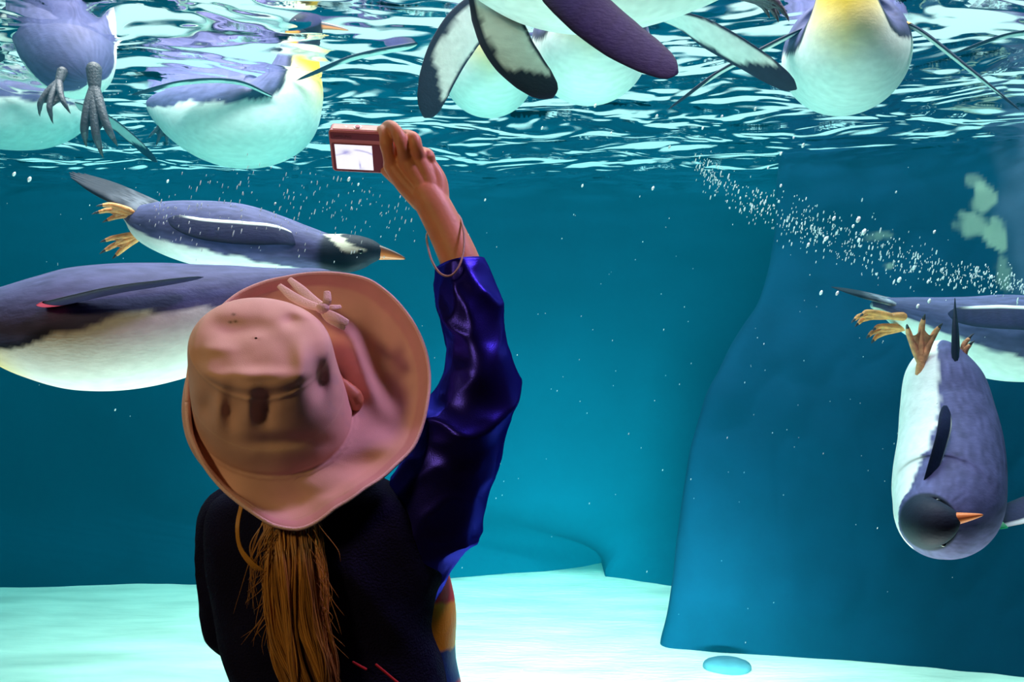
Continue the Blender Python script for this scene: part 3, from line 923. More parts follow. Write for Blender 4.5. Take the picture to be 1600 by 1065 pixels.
def build_child():
    x0 = P(515, 900, 1.14)[0]
    root = empty('person', (x0, 1.14, 0.0))
    tag(root, 'child seen from behind in navy jacket and pink hat raising a camera', 'person')
    px = lambda *a: P(*a)
    parts = []
    # torso, neck, head
    tz = lambda y: P(0, y, 1.14)[2]
    parts.append(ellipse_loft([(x0, 1.14, 0.52, .02, .02), (x0, 1.14, 0.54, .09, .065), (x0, 1.14, 0.62, .105, .075), (x0, 1.14, 0.74, .098, .07), (x0, 1.14, 0.86, .108, .075), (x0 - .01, 1.14, 0.96, .125, .07), (x0 - .012, 1.14, 1.02, .10, .055), (x0 - .015, 1.14, 1.05, .03, .03)]))
    nk = np.array([x0 - .02, 1.135, 1.03])
    hd = np.array([x0 - .035, 1.125, 1.155])
    parts.append(tube([nk - [0, 0, .04], nk + [0, 0, .03], hd - [0, 0, .03]], [.043, .038, .045], 10, 18))
    # skull with brow, cheeks and chin; the face looks up and away
    look = unit([-.10, .80, .42]); upv = unit(np.array([-.25, -.4, .85])); sdv = np.cross(look, upv)
    v, f = ico((0, 0, 0), (1, 1, 1), 2)
    th = np.linspace(0, PI, 28)[:, None]; ph = np.linspace(0, 2 * PI, 40, endpoint=False)[None]
    S0 = np.stack([np.sin(th) * np.cos(ph), np.sin(th) * np.sin(ph), np.cos(th) * np.ones_like(ph)], -1)
    sk = (S0[..., 0:1] * sdv * .068 + S0[..., 1:2] * look * .085 + S0[..., 2:3] * upv * .088)
    jaw = np.clip(-S0[..., 2], 0, 1)[..., None]
    sk = sk + look * .016 * jaw * (S0[..., 1:2] > 0) - sdv * S0[..., 0:1] * .012 * jaw
    parts.append(((sk + hd).reshape(-1, 3), [list(x) for x in grid_faces(28, 40, True)]))
    nose = hd + look * .083
    parts.append(tube([nose + upv * .018, nose + look * .006 - upv * .004, nose + look * .014 - upv * .014], [.006, .008, .010], 8, 10))
    for sg in (-1, 1):      # ears and brows, lips
        e = hd + sdv * sg * .068 - look * .005
        parts.append(tube([e + upv * .022, e + sdv * sg * .010 - look * .008, e - upv * .022], [.008, .013, .008], 8, 10))
        b = hd + look * .078 + upv * .024 + sdv * sg * .026
        parts.append(tube([b - sdv * .014, b + upv * .004, b + sdv * .014], [.006, .007, .006], 6, 8))
    mth = hd + look * .088 - upv * .040
    for dz in (.004, -.005):
        parts.append(tube([mth + upv * dz - sdv * .018 - look * .006, mth + upv * dz, mth + upv * dz + sdv * .018 - look * .006], [.003, .0055, .003], 8, 8))
    # raised right arm
    parts.append(tube([px(618, 850, 1.15), px(672, 800, 1.15), px(722, 700, 1.16), px(752, 605, 1.17), px(742, 520, 1.18), px(724, 425, 1.20), px(701, 368, 1.212), px(680, 326, 1.220), px(668, 306, 1.224)],
                      [.036, .040, .036, .034, .036, .0310, .0285, .0275, .0260], 50, 24, flat=.86, up=(.1, 1, .2)))
    # right hand: palm seen from its back
    wr = px(668, 316, 1.22)
    mcp = {'index': px(611, 255, 1.226), 'middle': px(633, 247, 1.217), 'ring': px(654, 245, 1.220), 'little': px(670, 251, 1.231)}
    for k, r0, r1, r2 in (('index', .0175, .0165, .0125), ('middle', .0185, .0165, .0122), ('ring', .0185, .0160, .0120), ('little', .0175, .0150, .0110)):
        m_ = mcp[k]
        off = {'index': (-12, 0), 'middle': (-4, 0), 'ring': (6, 0), 'little': (14, 0)}[k]
        st = px(671 + off[0], 314, 1.224)
        mid = (st + m_) / 2 + [(-.003 if k == 'index' else .006 if k == 'little' else .002), .004, 0]
        parts.append(tube([st, mid, m_ + [0, .003, -.003]], [r0, r1, r2 * 1.05], 18, 16))
    fing = {
        'index': ([mcp['index'], px(607, 240, 1.219), px(604, 226, 1.216), px(602, 212, 1.220), px(600, 205, 1.230), px(596, 204, 1.246), px(592, 208, 1.258)], [.0118, .0100, .0108, .0094, .0092, .0084, .0072]),
        'middle': ([mcp['middle'], px(629, 231, 1.207), px(624, 214, 1.206), px(617, 202, 1.214), px(611, 197, 1.226), px(605, 197, 1.240), px(601, 201, 1.253)], [.0118, .0096, .0106, .0092, .0090, .0084, .0072]),
        'ring': ([mcp['ring'], px(651, 231, 1.210), px(647, 218, 1.212), px(639, 212, 1.228), px(633, 211, 1.243), px(627, 214, 1.256), px(622, 220, 1.264)], [.0118, .0096, .0104, .0090, .0086, .0078, .0066]),
        'little': ([mcp['little'], px(669, 244, 1.228), px(665, 240, 1.240), px(657, 237, 1.253), px(649, 238, 1.263), px(641, 242, 1.269)], [.0112, .0104, .0096, .0084, .0074, .0060]),
        'thumb': ([px(652, 300, 1.236), px(632, 286, 1.254), px(616, 276, 1.268), px(603, 265, 1.280), px(592, 254, 1.285)], [.017, .0145, .0110, .0098, .0075]),
    }
    for k, (pp, rr) in fing.items():
        parts.append(tube(pp, rr, 34, 14))
    # left arm bent across the chest, hand at the right side
    parts.append(tube([px(420, 840, 1.15), px(362, 830, 1.15), px(350, 900, 1.165), px(356, 968, 1.20), px(400, 985, 1.25), px(480, 940, 1.30), px(560, 885, 1.325), px(600, 862, 1.33)],
                      [.034, .036, .032, .030, .031, .027, .022, .021], 50, 20))
    for j, (dx, dy) in enumerate(((96, -26), (112, -44), (143, -63), (116, -22))):
        e = px(600 + dx, 862 + dy, 1.335 + .004 * j)
        b = px(600 + 60, 862 - 24 - 8 * (j - 1.5), 1.334)
        parts.append(tube([px(600, 862, 1.332), b, (b + e) / 2 + [0, .004, .003], e], [.017, .0125, .0075, .0062], 16, 12))
    parts.append(tube([px(612, 858, 1.33), px(640, 820, 1.325), px(662, 808, 1.325)], [.016, .011, .007], 12, 12))
    # legs
    for sg in (-1, 1):
        hx = x0 + sg * .055
        parts.append(tube([(hx, 1.14, .58), (hx, 1.135, .45), (hx, 1.14, .31), (hx, 1.15, .18), (hx, 1.15, .05)], [.062, .058, .044, .040, .030], 24, 18))
        parts.append(tube([(hx, 1.145, .035), (hx, 1.20, .03), (hx, 1.26, .026)], [.032, .03, .022], 10, 14))
    parts.append(tube([px(650, 275, 1.232), px(628, 245, 1.234), px(617, 228, 1.236)], [.018, .014, .009], 14, 14))
    V, Fc = remeshed(parts, 0.0019, 3)
    body = obj('body', V, Fc, M['skin'], root)

    for sg in (-1, 1):       # eyes
        c = hd + look * .077 + upv * .008 + sdv * sg * .028
        v, f = ico(c, .011, 2)
        obj('eye', v, f, M['eye'], root)

    # ---- jacket: back, sleeves, colour-blocked front
    rows = []
    for py, xl, xr, th in ((735, 440, 560, .035), (752, 400, 600, .055), (768, 352, 640, .068), (790, 332, 664, .078), (830, 326, 676, .088), (880, 328, 690, .092), (930, 336, 684, .092), (980, 346, 676, .092),
                           (1030, 360, 684, .094), (1090, 372, 700, .096), (1180, 378, 712, .098), (1290, 378, 716, .098), (1300, 378, 716, .098)):
        d = 1.14
        rows.append((*((P(xl, py, d) + P(xr, py, d)) / 2), PX((xr - xl) / 2, d), th))
    rr = spline(np.array(rows), 110)
    m = 96
    a = np.linspace(0, 2 * PI, m, endpoint=False)
    ca, sa = np.cos(a), np.sin(a)
    sq = lambda c, e: np.sign(c) * np.abs(c) ** e
    V = np.stack([rr[:, 0:1] + rr[:, 3:4] * sq(ca, .85), rr[:, 1:2] + rr[:, 4:5] * sq(sa, .85), np.repeat(rr[:, 2:3], m, 1)], -1)
    # folds run down from the raised shoulder
    q = V * [1, 1, 1]
    diag = (V[..., 0] * .75 + V[..., 2] * .65)
    fold = np.sin(diag * 62 + 2.0 * noise(q, 2.2, 2, 4)) * .5 + .5
    amt = .0055 * sstep(0, 1, (V[..., 0] - x0 + .02) / .12) + .0015
    nrm = unit(np.stack([ca[None] * np.ones_like(diag), sa[None] * np.ones_like(diag), 0 * diag], -1))
    V = V + nrm * (amt * (fold ** 2) + .0035 * noise(q, 5, 2, 6))[..., None]
    f = [list(x) for x in grid_faces(len(rr), m, True)]
    f.append(list(range(m)))
    jk = obj('jacket', V.reshape(-1, 3), f, M['fleece'], root)

    def sleeve(pts, rad, seed, mat, sq_=1.0, n=130, mm=72, cuff=True, amp=.006):
        s = spline(np.c_[np.asarray(pts), rad], n)
        T, D, B = frames(s[:, :3], (0, -1, 0))
        aa = np.linspace(0, 2 * PI, mm, endpoint=False)
        u = np.linspace(0, 1, n)
        dirs = np.cos(aa)[None, :, None] * D[:, None] + np.sin(aa)[None, :, None] * B[:, None]
        VV = s[:, None, :3] + s[:, 3][:, None, None] * dirs
        qq = np.stack([u[:, None] * .55 + .020 * np.sin(aa * 1 + seed)[None], np.cos(aa)[None] * .10 + 0 * u[:, None], np.sin(aa)[None] * .10 + 0 * u[:, None]], -1)
        r1 = np.clip(1 - np.abs(noise(qq * [1, .9, .9], 3.2, 2, seed)), 0, 1)          # sharp drapes
        r2 = np.clip(1 - np.abs(noise(qq * [1.5, 1, 1], 5.2, 2, seed + 2)), 0, 1)
        fall = np.interp(u, [0, .04, .15, .5, .8, 1], [.3, .5, .9, 1.25, 1.0, .7])[:, None]
        hgt = amp * fall * (r1 ** 2.2 * 1.5 - .7 + .45 * r2 ** 2)
        VV = VV + dirs * hgt[..., None]
        ff = [list(x) for x in grid_faces(n, mm, True)]
        if cuff:       # turned-in hem
            hem = s[0, :3] + (VV[0] - s[0, :3]) * .90 + T[0] * .012
            base = len(VV.reshape(-1, 3))
            VV = np.vstack([VV.reshape(-1, 3), hem])
            ff += [[j, base + j, base + (j + 1) % mm, (j + 1) % mm] for j in range(mm)]
        return VV.reshape(-1, 3), ff

    v, f = sleeve([px(719, 412, 1.205), px(727, 450, 1.20), px(737, 500, 1.19), px(745, 545, 1.18), px(747, 590, 1.17), px(738, 640, 1.165), px(717, 700, 1.155), px(690, 765, 1.15), px(668, 826, 1.15), px(654, 884, 1.145), px(638, 950, 1.14)],
                  [.0370, .0430, .0465, .0490, .0570, .0620, .0670, .0710, .0660, .0500, .0330], 3, M['satin'], amp=.0085)
    obj('sleeve', v, f, M['satin'], jk)
    v, f = sleeve([px(560, 885, 1.325), px(480, 945, 1.30), px(400, 990, 1.25), px(360, 975, 1.20), px(352, 915, 1.165), px(350, 850, 1.15), px(362, 805, 1.145), px(400, 800, 1.14)],
                  [.030, .036, .040, .0385, .037, .0365, .040, .038], 11, M['fleece'], amp=.003)
    obj('sleeve', v, f, M['fleece'], jk)
    # front panel with red, orange and navy blocks standing out at the right side
    rowsf = []
    for py, xr, w_ in ((862, 694, 60), (880, 699, 80), (900, 705, 90), (935, 709, 100), (980, 713, 110), (1030, 717, 115), (1090, 723, 118), (1200, 733, 120), (1300, 738, 120)):
        rowsf.append((*P(xr - w_, py, 1.20), PX(w_, 1.20)))
    rf = spline(np.array(rowsf), 80)
    a2 = np.linspace(-1.25, PI + .2, 40)
    V = np.stack([rf[:, 0:1] + rf[:, 3:4] * np.cos(a2), 1.185 + np.abs(np.sin(a2)) ** .8 * np.sign(np.sin(a2)) * .075 + 0 * rf[:, 0:1], np.repeat(rf[:, 2:3], 40, 1)], -1)
    V[..., 0] += .003 * np.sin(V[..., 2] * 45 + 1)
    Vi = V.copy(); Vi[..., 0] = V[..., 0] - .004 * np.cos(a2)[None]; Vi[..., 1] -= .004 * np.sin(a2)[None]
    py_of = 532.5 + (EYE - V[..., 2]) / 1.2 * F
    slope = (np.sin(a2)[None] * 30)
    red, org, nav = np.array([.80, .015, .03]), np.array([1.0, .40, .012]), np.array([.015, .035, .24])
    h = py_of - slope * .6
    cc = np.zeros(V.shape) + red
    cc = mixc(cc, org, sstep(930, 933, h)); cc = mixc(cc, nav, sstep(1000, 1003, h)); cc = mixc(cc, red, sstep(1052, 1055, h))
    n_, m_ = V.shape[:2]
    g = grid_faces(n_, m_)
    VV = np.vstack([V.reshape(-1, 3), Vi.reshape(-1, 3)])
    ff = [list(x) for x in g] + [list(x[::-1] + n_ * m_) for x in g]
    fp = obj('front_panel', VV, ff, M['colour_block'], jk, np.vstack([cc.reshape(-1, 3)] * 2)); fp['label'] = 'red, orange and navy front panel'
    # red piping on the lower back
    pp = []
    for pts in ([(552, 1034, 1.042), (572, 1045, 1.043)], [(588, 1038, 1.044), (606, 1053, 1.046), (624, 1068, 1.048)]):
        pp.append(tube([px(*q) for q in pts], [.0016] * len(pts), 10, 8))
    v, f = join(pp)
    obj('piping', v, f, M['piping'], jk)['label'] = 'red piping'

    # ---- trousers and shoes (below the frame)
    tp = []
    for sg in (-1, 1):
        hx = x0 + sg * .055
        tp.append(tube([(hx, 1.14, .60), (hx, 1.135, .45), (hx, 1.14, .30), (hx, 1.145, .09)], [.080, .075, .066, .060], 30, 24))
        v, f = tube([(hx, 1.13, .045), (hx, 1.19, .042), (hx, 1.265, .034)], [.044, .043, .033], 14, 18)
        v[:, 2] = np.maximum(v[:, 2], 0.001)
        obj('shoe', v, f, M['shoe'], root)
    tp.append(ellipse_loft([(x0, 1.14, .50, .10, .075), (x0, 1.14, .54, .125, .088), (x0, 1.14, .66, .118, .085), (x0, 1.14, .70, .11, .08)]))
    v, f = remeshed(tp, .006, 4)
    obj('trousers', v, f, M['trouser'], root)

    # ---- hat
    outl = np.array([(526, 428), (577, 438), (613, 465), (645, 505), (664, 548), (670, 587), (666, 631), (658, 666), (645, 698), (617, 725), (570, 761), (522, 792), (491, 816), (467, 826), (428, 820), (392, 798), (369, 781),
                     (337, 749), (313, 717), (298, 682), (293, 647), (293, 607), (296, 575), (304, 540), (325, 503), (345, 481), (372, 459), (408, 443), (447, 434), (487, 428)], float)
    cb = np.array([480.0, 628.0])
    ao = np.arctan2(outl[:, 1] - cb[1], outl[:, 0] - cb[0]); ro = np.hypot(*(outl - cb).T)
    o_ = np.argsort(ao); ao, ro = ao[o_], ro[o_]
    nt = 220
    th = np.linspace(-PI, PI, nt, endpoint=False)
    rb = np.interp(th, np.r_[ao[-1] - 2 * PI, ao, ao[0] + 2 * PI], np.r_[ro[-1], ro, ro[0]])
    k_ = np.array([1, 2, 3, 2, 1]) / 9.0
    rb = sum(np.roll(rb, j - 2) * k_[j] for j in range(5))
    ct, st = np.cos(th), np.sin(th)      # st > 0 points down in the picture

    def ring(c, rx, ry, d, dx=0.0, dy=0.0):
        return np.stack([c[0] + rx * ct, c[1] + ry * st, d + dx * ct + dy * st], 1)
    wob = 1 + .02 * np.sin(3 * th + 1)
    rings = [
        ring((400, 528), 2, 1.5, .992),
        ring((401, 530), 52, 34, .994, 0, -.022),
        ring((402, 533), 90, 58, 1.000, .004, -.040),
        ring((404, 536), 106 * wob, 70 * wob, 1.008, .006, -.052),
        ring((406, 545), 113, 76, 1.020, .008, -.055),
        ring((411, 580), 117, 84, 1.042, .010, -.060),
        ring((418, 615), 121, 90, 1.066, .012, -.064),
        ring((425, 642), 124, 94, 1.088, .012, -.066),
        ring((428, 650), 128, 98, 1.098, .012, -.068),
        np.stack([452 + (rb * .46 + 78) * ct, 640 + (rb * .48 + 55) * st, 1.103 + .022 * ct - .072 * st], 1),
        np.stack([470 + (rb * .80 + 24) * ct, 632 + (rb * .80 + 18) * st, 1.098 + .028 * ct - .080 * st], 1),
        np.stack([480 + rb * .97 * ct, 628 + rb * .97 * st, 1.088 + .026 * ct - .080 * st], 1),
        np.stack([480 + rb * ct, 628 + rb * st, 1.085 + .026 * ct - .080 * st], 1),
    ]
    R = np.stack(rings)                       # ring, angle, (px, py, d)
    nr = 120
    R = np.stack([spline(np.c_[R[:, j, 0] / 1100, R[:, j, 1] / 1100, R[:, j, 2]], nr) for j in range(nt)], 1) * [1100, 1100, 1]
    # which part of the hat: crown share by distance of the ring
    s_ = np.linspace(0, 1, nr)[:, None] * np.ones((1, nt))
    X, Y, Dp = R[..., 0], R[..., 1], R[..., 2]
    crown = np.zeros_like(X)
    # arc position of the crown foot for every angle
    for j in range(nt):
        base = np.array(rings[8][j]); dd = np.hypot(X[:, j] - base[0], Y[:, j] - base[1]) + 2000 * np.abs(Dp[:, j] - base[2])
        kk = int(dd.argmin())
        crown[:kk, j] = 1
        s_[:, j] = np.where(np.arange(nr) < kk, np.arange(nr) / max(kk, 1), 1 + (np.arange(nr) - kk) / max(nr - kk - 1, 1))
    cm = sstep(1.05, .95, s_)
    dent = np.zeros_like(X)
    for cx, cy, sx, sy, am in ((322, 636, 13, 20, .010), (362, 640, 12, 34, .011), (414, 636, 16, 34, .013), (341, 640, 8, 24, -.005), (388, 640, 10, 25, -.006), (500, 592, 15, 30, .022), (470, 560, 14, 30, -.008), (375, 512, 46, 17, .012),
                               (340, 545, 30, 10, -.004), (400, 585, 70, 10, -.007), (455, 500, 14, 12, .008), (480, 490, 30, 10, -.004), (440, 690, 60, 12, .008), (310, 560, 10, 22, .006)):
        dent += am * np.exp(-((X - cx) / sx) ** 2 - ((Y - cy) / sy) ** 2)
    Dp = Dp + dent * cm
    bm_ = 1 - cm
    rad = sstep(1.0, 1.5, s_) * sstep(2.1, 1.7, s_)
    # ridge on the right of the crown running down, creases round the brim
    ridge = np.exp(-(((X - 535) - (Y - 500) * .45) / 20) ** 2) * sstep(480, 530, Y) * sstep(680, 600, Y)
    Dp = Dp - .020 * ridge * bm_
    Dp = Dp + .026 * np.exp(-(((X - 600) - (Y - 560) * .15) / 26) ** 2 - ((Y - 575) / 70) ** 2) * bm_
    Dp = Dp + .006 * np.sin(th * 9 + 1.5 * np.sin(th * 2))[None] * rad * bm_ * sstep(-.2, .5, st)[None]
    q3 = np.stack([X / 1100, Y / 1100, X * 0], -1)
    Dp = Dp + .0040 * noise(q3, 8, 3, 21) * (1 - .4 * bm_)
    # seams as small steps
    seam = np.exp(-((s_ - .43) / .012) ** 2)
    Dp = Dp - .0018 * seam
    hem = np.exp(-((s_ - 1.83) / .012) ** 2) - np.exp(-((s_ - 1.0) / .012) ** 2)
    Dp = Dp + .0016 * hem
    V = np.stack([(X - 800) / F * Dp, Dp, EYE - (Y - 532.5) / F * Dp], -1)
    # underside (lining) a few millimetres behind
    nrm = np.cross(np.gradient(V, axis=0), np.gradient(V, axis=1)); nrm = unit(nrm)
    if (nrm[60, :, 1].mean()) < 0: nrm = -nrm
    U = V + nrm * .0030
    col = np.zeros(V.shape) + [0.80, 0.51, 0.43]
    col = mixc(col, [0.70, 0.36, 0.36], sstep(1.80, 1.86, s_) * .75)          # hem band
    col = mixc(col, [0.88, 0.62, 0.50], .7 * (np.exp(-((s_ - .43) / .006) ** 2) + np.exp(-((s_ - .78) / .006) ** 2)))   # stitching
    for sx_, sy_ in ((365, 491), (368, 502), (360, 503)):
        col = mixc(col, [0.10, 0.08, 0.03], .9 * np.exp(-((X - sx_) / 3.2) ** 2 - ((Y - sy_) / 1.8) ** 2))
    worn = sstep(.25, .8, noise(q3 * [1, 1, 1], 40, 2, 40)) * np.exp(-(((X - 545) / 40) ** 2 + ((Y - 610) / 55) ** 2)) * .35
    col = mixc(col, [0.50, .38, .44], worn)
    g = grid_faces(nr, nt, True)
    n0 = nr * nt
    ff = [list(x) for x in g] + [list(x[::-1] + n0) for x in g]
    last = (nr - 1) * nt
    ff += [[last + j, last + (j + 1) % nt, last + n0 + (j + 1) % nt, last + n0 + j] for j in range(nt)]
    hat = obj('hat', np.vstack([V.reshape(-1, 3), U.reshape(-1, 3)]), ff, M['canvas'], root, np.vstack([col.reshape(-1, 3)] * 2))
    hat['label'] = 'pink canvas bucket hat'
    # rolled edge
    e = V[-1] + nrm[-1] * .0015
    e = np.vstack([e[::2], e[:1]])
    v, f = tube(e, [.0026] * len(e), 220, 8, caps=False)
    obj('brim_edge', v, f, M['ribbon'], hat)

    # ribbon tied between crown and brim
    def strip(pts, w_, up):
        return tube([px(*p_) for p_ in pts], [w_ * .6] + [w_] * (len(pts) - 2) + [w_ * .8], 26, 12, flat=.22, up=up)
    rb_ = [strip([(436, 446, 1.12), (456, 462, 1.098), (478, 474, 1.078), (503, 482, 1.062)], .0065, (0, -1, .3)),
           strip([(452, 436, 1.128), (470, 452, 1.105), (488, 468, 1.082), (506, 480, 1.064)], .0065, (0, -1, .3)),
           strip([(505, 481, 1.060), (511, 470, 1.054), (511, 456, 1.060)], .0055, (.3, -1, 0)),
           strip([(505, 482, 1.060), (518, 480, 1.056), (532, 479, 1.062)], .0035, (0, -1, .3)),
           strip([(504, 482, 1.060), (515, 491, 1.052), (528, 497, 1.050), (542, 504, 1.054)], .0060, (0, -1, .3)),
           strip([(500, 482, 1.060), (512, 497, 1.052), (527, 506, 1.05), (538, 512, 1.054)], .0045, (0, -1, .3))]
    kv, kf = ico(px(504, 481, 1.056), (.0095, .007, .0075), 2)
    v, f = join(rb_ + [(kv, kf)])
    obj('ribbon', v, f, M['ribbon'], hat)['label'] = 'pale pink ribbon tied in a knot'

    # ---- hair: long ponytail falling from under the brim, with loose strands
    r_ = np.random.default_rng(4)
    parts = []

    def strand(pts, r, c):
        v, f = tube(pts, [r, r * 1.1, r, r * .35][:len(pts)] if len(pts) == 4 else [r] * (len(pts) - 1) + [r * .3], 22, 6, caps=False)
        parts.append((v, f, c))
    core = [((455, 790, 1.075), 38, .02), ((457, 822, 1.048), 40, .02), ((460, 850, 1.03), 40, .022), ((462, 910, 1.022), 42, .022), ((466, 970, 1.02), 40, .021), ((480, 1030, 1.018), 40, .020), ((495, 1090, 1.02), 34, .018), ((505, 1150, 1.025), 18, .012)]
    cs = spline(np.array([[*P(*c), PX(w_, c[2]), t_] for c, w_, t_ in core]), 40)
    a = np.linspace(0, 2 * PI, 30, endpoint=False)
    cv = np.stack([cs[:, 0:1] + cs[:, 3:4] * .9 * np.cos(a), cs[:, 1:2] + cs[:, 4:5] * .8 * np.sin(a), np.repeat(cs[:, 2:3], 30, 1)], -1).reshape(-1, 3)
    parts.append((cv, [list(x) for x in grid_faces(40, 30, True)], np.array([.10, .042, .012])))
    for k in range(900):
        an = r_.uniform(PI, 2 * PI) if k % 6 else r_.uniform(0, PI)     # mostly the side towards the viewer
        rad_ = r_.uniform(.80, 1.12)
        lock = math.floor((an - PI) / PI * 9)
        ph_ = lock * 1.7
        end = r_.uniform(.72, 1.0)
        pts = []
        for t_ in np.linspace(0, end, 7):
            i_ = t_ * 39; c = cs[int(i_)]
            sw = .010 * math.sin(t_ * 7 + ph_) * t_ + r_.normal() * .0012
            fl_ = 1 + .15 * t_ * math.sin(ph_ * 2.1)
            pts.append([c[0] + c[3] * math.cos(an) * rad_ * fl_ + sw, c[1] + c[4] * math.sin(an) * rad_ * (1 + .25 * math.sin(lock * 2.4)), c[2]])
        tone = r_.random() * .6 + .4 * (0.5 + .5 * math.sin(lock * 2.9))
        c = np.array([.16, .065, .014]) * (1 - tone) + np.array([.80, .40, .09]) * tone
        strand(pts, r_.uniform(.0005, .0012), c)
    for k in range(34):      # fly-aways
        y0 = r_.uniform(825, 980); sg = -1 if k % 2 else 1
        xx = 460 + sg * r_.uniform(30, 48)
        ln = r_.uniform(20, 80)
        pts = [P(xx - sg * 14, y0 - 20, 1.012), P(xx, y0, 1.01), P(xx + sg * r_.uniform(4, 24), y0 + ln * .6, 1.008), P(xx + sg * r_.uniform(6, 42), y0 + ln, 1.01)]
        strand(pts, .0005, np.array([.40, .18, .04]))
    for k in range(5):       # curl of loose hair below the left of the brim
        o2 = k * 1.1
        pts = [P(376 + o2, 785, 1.03), P(369 + o2, 820, 1.015), P(372 + o2, 852, 1.01), P(384 + o2 * 2, 875, 1.008), P(402 + o2 * 3, 893, 1.01)]
        strand(pts, .0011, np.array([.60, .30, .05]))
    for k in range(14):      # wisps from the brim to the left of the ponytail
        x_ = r_.uniform(385, 420)
        pts = [P(x_ + 25, 812, 1.02), P(x_ + r_.uniform(0, 12), 850, 1.01), P(x_ + r_.uniform(-12, 10), 885, 1.01), P(x_ + r_.uniform(-22, 14), 900 + r_.uniform(0, 60), 1.012)]
        strand(pts, .0006, np.array([.42, .2, .05]))
    v, f, c = join(parts)
    obj('hair', v, f, M['hair'], root, c)['label'] = 'long golden brown ponytail'
    return root


build_child()


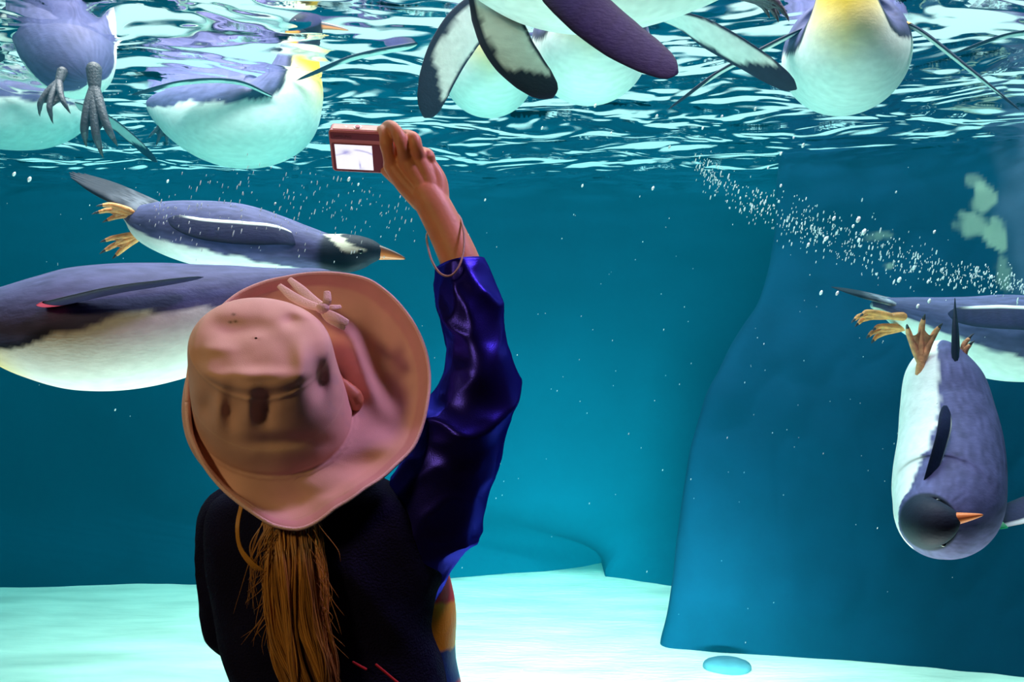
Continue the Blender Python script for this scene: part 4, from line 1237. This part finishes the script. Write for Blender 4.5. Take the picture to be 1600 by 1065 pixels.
# ------------------------------------------------------------------ the camera in the raised hand
def build_camera():
    c0 = P(566, 238, 1.255)
    r = unit([1, 0.02, -.045])
    up = np.array([-.23, -.64, .73]); up = unit(up - r * up.dot(r))
    n = np.cross(r, up)          # points away from the viewer? chosen below
    if n[1] > 0: n = -n          # n points out of the camera's back, towards the viewer
    W, H, T = .1000, .0720, .0230
    root = empty('digital_camera', c0)
    tag(root, 'small pink compact camera held up in the child\'s right hand', 'camera')

    def slab(x0, x1, y0, y1, z0, z1, rnd=.004, k=5):
        """rounded slab in the camera's own axes (right, up, out)"""
        xs = []
        for cx, cy, a0 in ((x1 - rnd, y1 - rnd, 0), (x0 + rnd, y1 - rnd, 90), (x0 + rnd, y0 + rnd, 180), (x1 - rnd, y0 + rnd, 270)):
            for j in range(k):
                a = math.radians(a0 + 90 * j / (k - 1)); xs.append((cx + rnd * math.cos(a), cy + rnd * math.sin(a)))
        xs = np.array(xs); c = xs.mean(0); bv = min(.0012, (z1 - z0) * .3)
        lay = [(z0, bv), (z0 + bv, 0), (z1 - bv, 0), (z1, bv)]
        V = []
        for z, ins in lay:
            q = xs - np.sign(xs - c) * ins
            V.append(c0 + np.outer(q[:, 0], r) + np.outer(q[:, 1], up) + n * z)
        V = np.array(V); m = len(xs)
        f = [list(x) for x in grid_faces(4, m, True)]
        f.append(list(range(m))[::-1]); f.append(list(range(3 * m, 4 * m)))
        return V.reshape(-1, 3), f

    def part(name, vf, mat, parent=root, cols=None, smooth=False):
        return obj(name, vf[0], vf[1], mat, parent, cols, smooth)
    x0, x1, y0, y1 = -W / 2, W / 2, -H / 2, H / 2
    part('camera_body', slab(x0, x1, y0, y1, -T, 0, .006), M['cam_pink'])
    tp = slab(x0 + .006, x1 - .004, y1 - .0015, y1 + .0008, -T + .003, -.003, .0006)
    pl = part('top_plate', tp, M['cam_cream']); pl['label'] = 'champagne coloured top plate'
    # shutter ring and button on the top plate
    def disc(cx, cz, rad, h0, h1, m=20):
        a = np.linspace(0, 2 * PI, m, endpoint=False); V = []
        for h in (h0, h1): V.append(c0 + np.outer(cx + rad * np.cos(a), r) + up * (y1 + h) + np.outer(cz + rad * np.sin(a), n))
        f = [list(x) for x in grid_faces(2, m, True)]; f += [list(range(m))[::-1], list(range(m, 2 * m))]
        return np.vstack(V), f
    part('button_ring', disc(-.006, -T / 2, .0062, 0, .0016), M['cam_silver'], pl)
    part('shutter_button', disc(-.006, -T / 2, .0040, 0.0016, .0026), M['cam_pink'], pl)
    part('power_button', disc(-.024, -T / 2, .0022, 0, .0012), M['cam_silver'], pl)
    part('upper_band', slab(x0 + .002, x1 - .003, y1 - .0155, y1 - .0035, -.002, .0006, .002), M['cam_dark'])['label'] = 'plum upper band of the camera back'
    part('back_panel', slab(x0 + .003, x1 - .003, y0 + .0015, y1 - .0215, -.002, .0007, .002), M['cam_dark'])['label'] = 'plum surround of the screen'
    # lit screen with the faint picture of a penguin
    sx0, sx1, sy0, sy1 = x0 + .0075, x0 + .0660, y0 + .0055, y1 - .0235
    nu, nv = 60, 40
    U, Vv = np.meshgrid(np.linspace(0, 1, nu), np.linspace(0, 1, nv))
    pos = c0 + (sx0 + (sx1 - sx0) * U)[..., None] * r + (sy0 + (sy1 - sy0) * Vv)[..., None] * up + n * .0010
    col = np.zeros(pos.shape) + [.88, .89, 1.0]
    g = lambda cx, cy, sx, sy: np.exp(-((U - cx) / sx) ** 2 - ((Vv - cy) / sy) ** 2)
    tint = np.clip(g(.30, .70, .12, .09) + .9 * np.exp(-((Vv - (.80 - .25 * (U - .55) ** 2 * 3)) / .03) ** 2) * sstep(.45, .6, U) + .6 * np.exp(-((Vv - (.55 + .4 * U)) / .03) ** 2) * (U < .3) + g(.64, .18, .025, .14) + .4 * g(.70, .05, .06, .05), 0, 1)
    col = mixc(col, [.34, .34, .74], .9 * tint)
    sc = obj('screen', pos.reshape(-1, 3), grid_faces(nv, nu), M['screen'], root, col.reshape(-1, 3)); sc['label'] = 'bright screen showing a pale penguin'
    # maker's name printed on the back, left of the upper band
    cu = bpy.data.curves.new('lettering', 'FONT'); cu.body = 'SAMSUNG'; cu.size = .0062; cu.extrude = .00008
    to = bpy.data.objects.new('lettering', cu); COL.objects.link(to)
    dg = bpy.context.evaluated_depsgraph_get()
    me = to.evaluated_get(dg).to_mesh(); vv = np.array([tuple(v.co) for v in me.vertices]); fcs = [list(p.vertices) for p in me.polygons]
    to.evaluated_get(dg).to_mesh_clear(); bpy.data.objects.remove(to); bpy.data.curves.remove(cu)
    vw = c0 + np.outer(vv[:, 0] + x0 + .007, r) + np.outer(vv[:, 1] + y1 - .0118, up) + np.outer(vv[:, 2] + .0008, n)
    obj('lettering', vw, fcs, M['cam_text'], root, smooth=False)
    # lens on the far side
    a = np.linspace(0, 2 * PI, 28, endpoint=False); V = []
    for z, rd in ((-T, .019), (-T - .010, .018), (-T - .010, .013), (-T - .006, .012)):
        V.append(c0 + np.outer(.010 + rd * np.cos(a), r) + np.outer(rd * np.sin(a), up) + n * z)
    f = [list(x) for x in grid_faces(4, 28, True)]; f.append(list(range(84, 112)))
    part('lens', (np.vstack(V), f), M['lens'], root)
    # wrist cord: loop hanging round the wrist and its run up to the camera's end
    pts = [P(630, 258, 1.275), P(655, 300, 1.262), P(690, 325, 1.262), P(714, 334, 1.235), P(723, 352, 1.195), P(725, 385, 1.170), P(719, 412, 1.152), P(708, 428, 1.146), P(697, 431, 1.146), P(685, 424, 1.150), P(674, 405, 1.165),
           P(668, 382, 1.195), P(667, 366, 1.225), P(676, 345, 1.258), P(662, 308, 1.266), P(634, 262, 1.278)]
    v, f = tube(pts, [.0016] * len(pts), 150, 8)
    obj('wrist_cord', v, f, M['cord'], root)['label'] = 'thin pinkish wrist cord looped round the wrist'


build_camera()
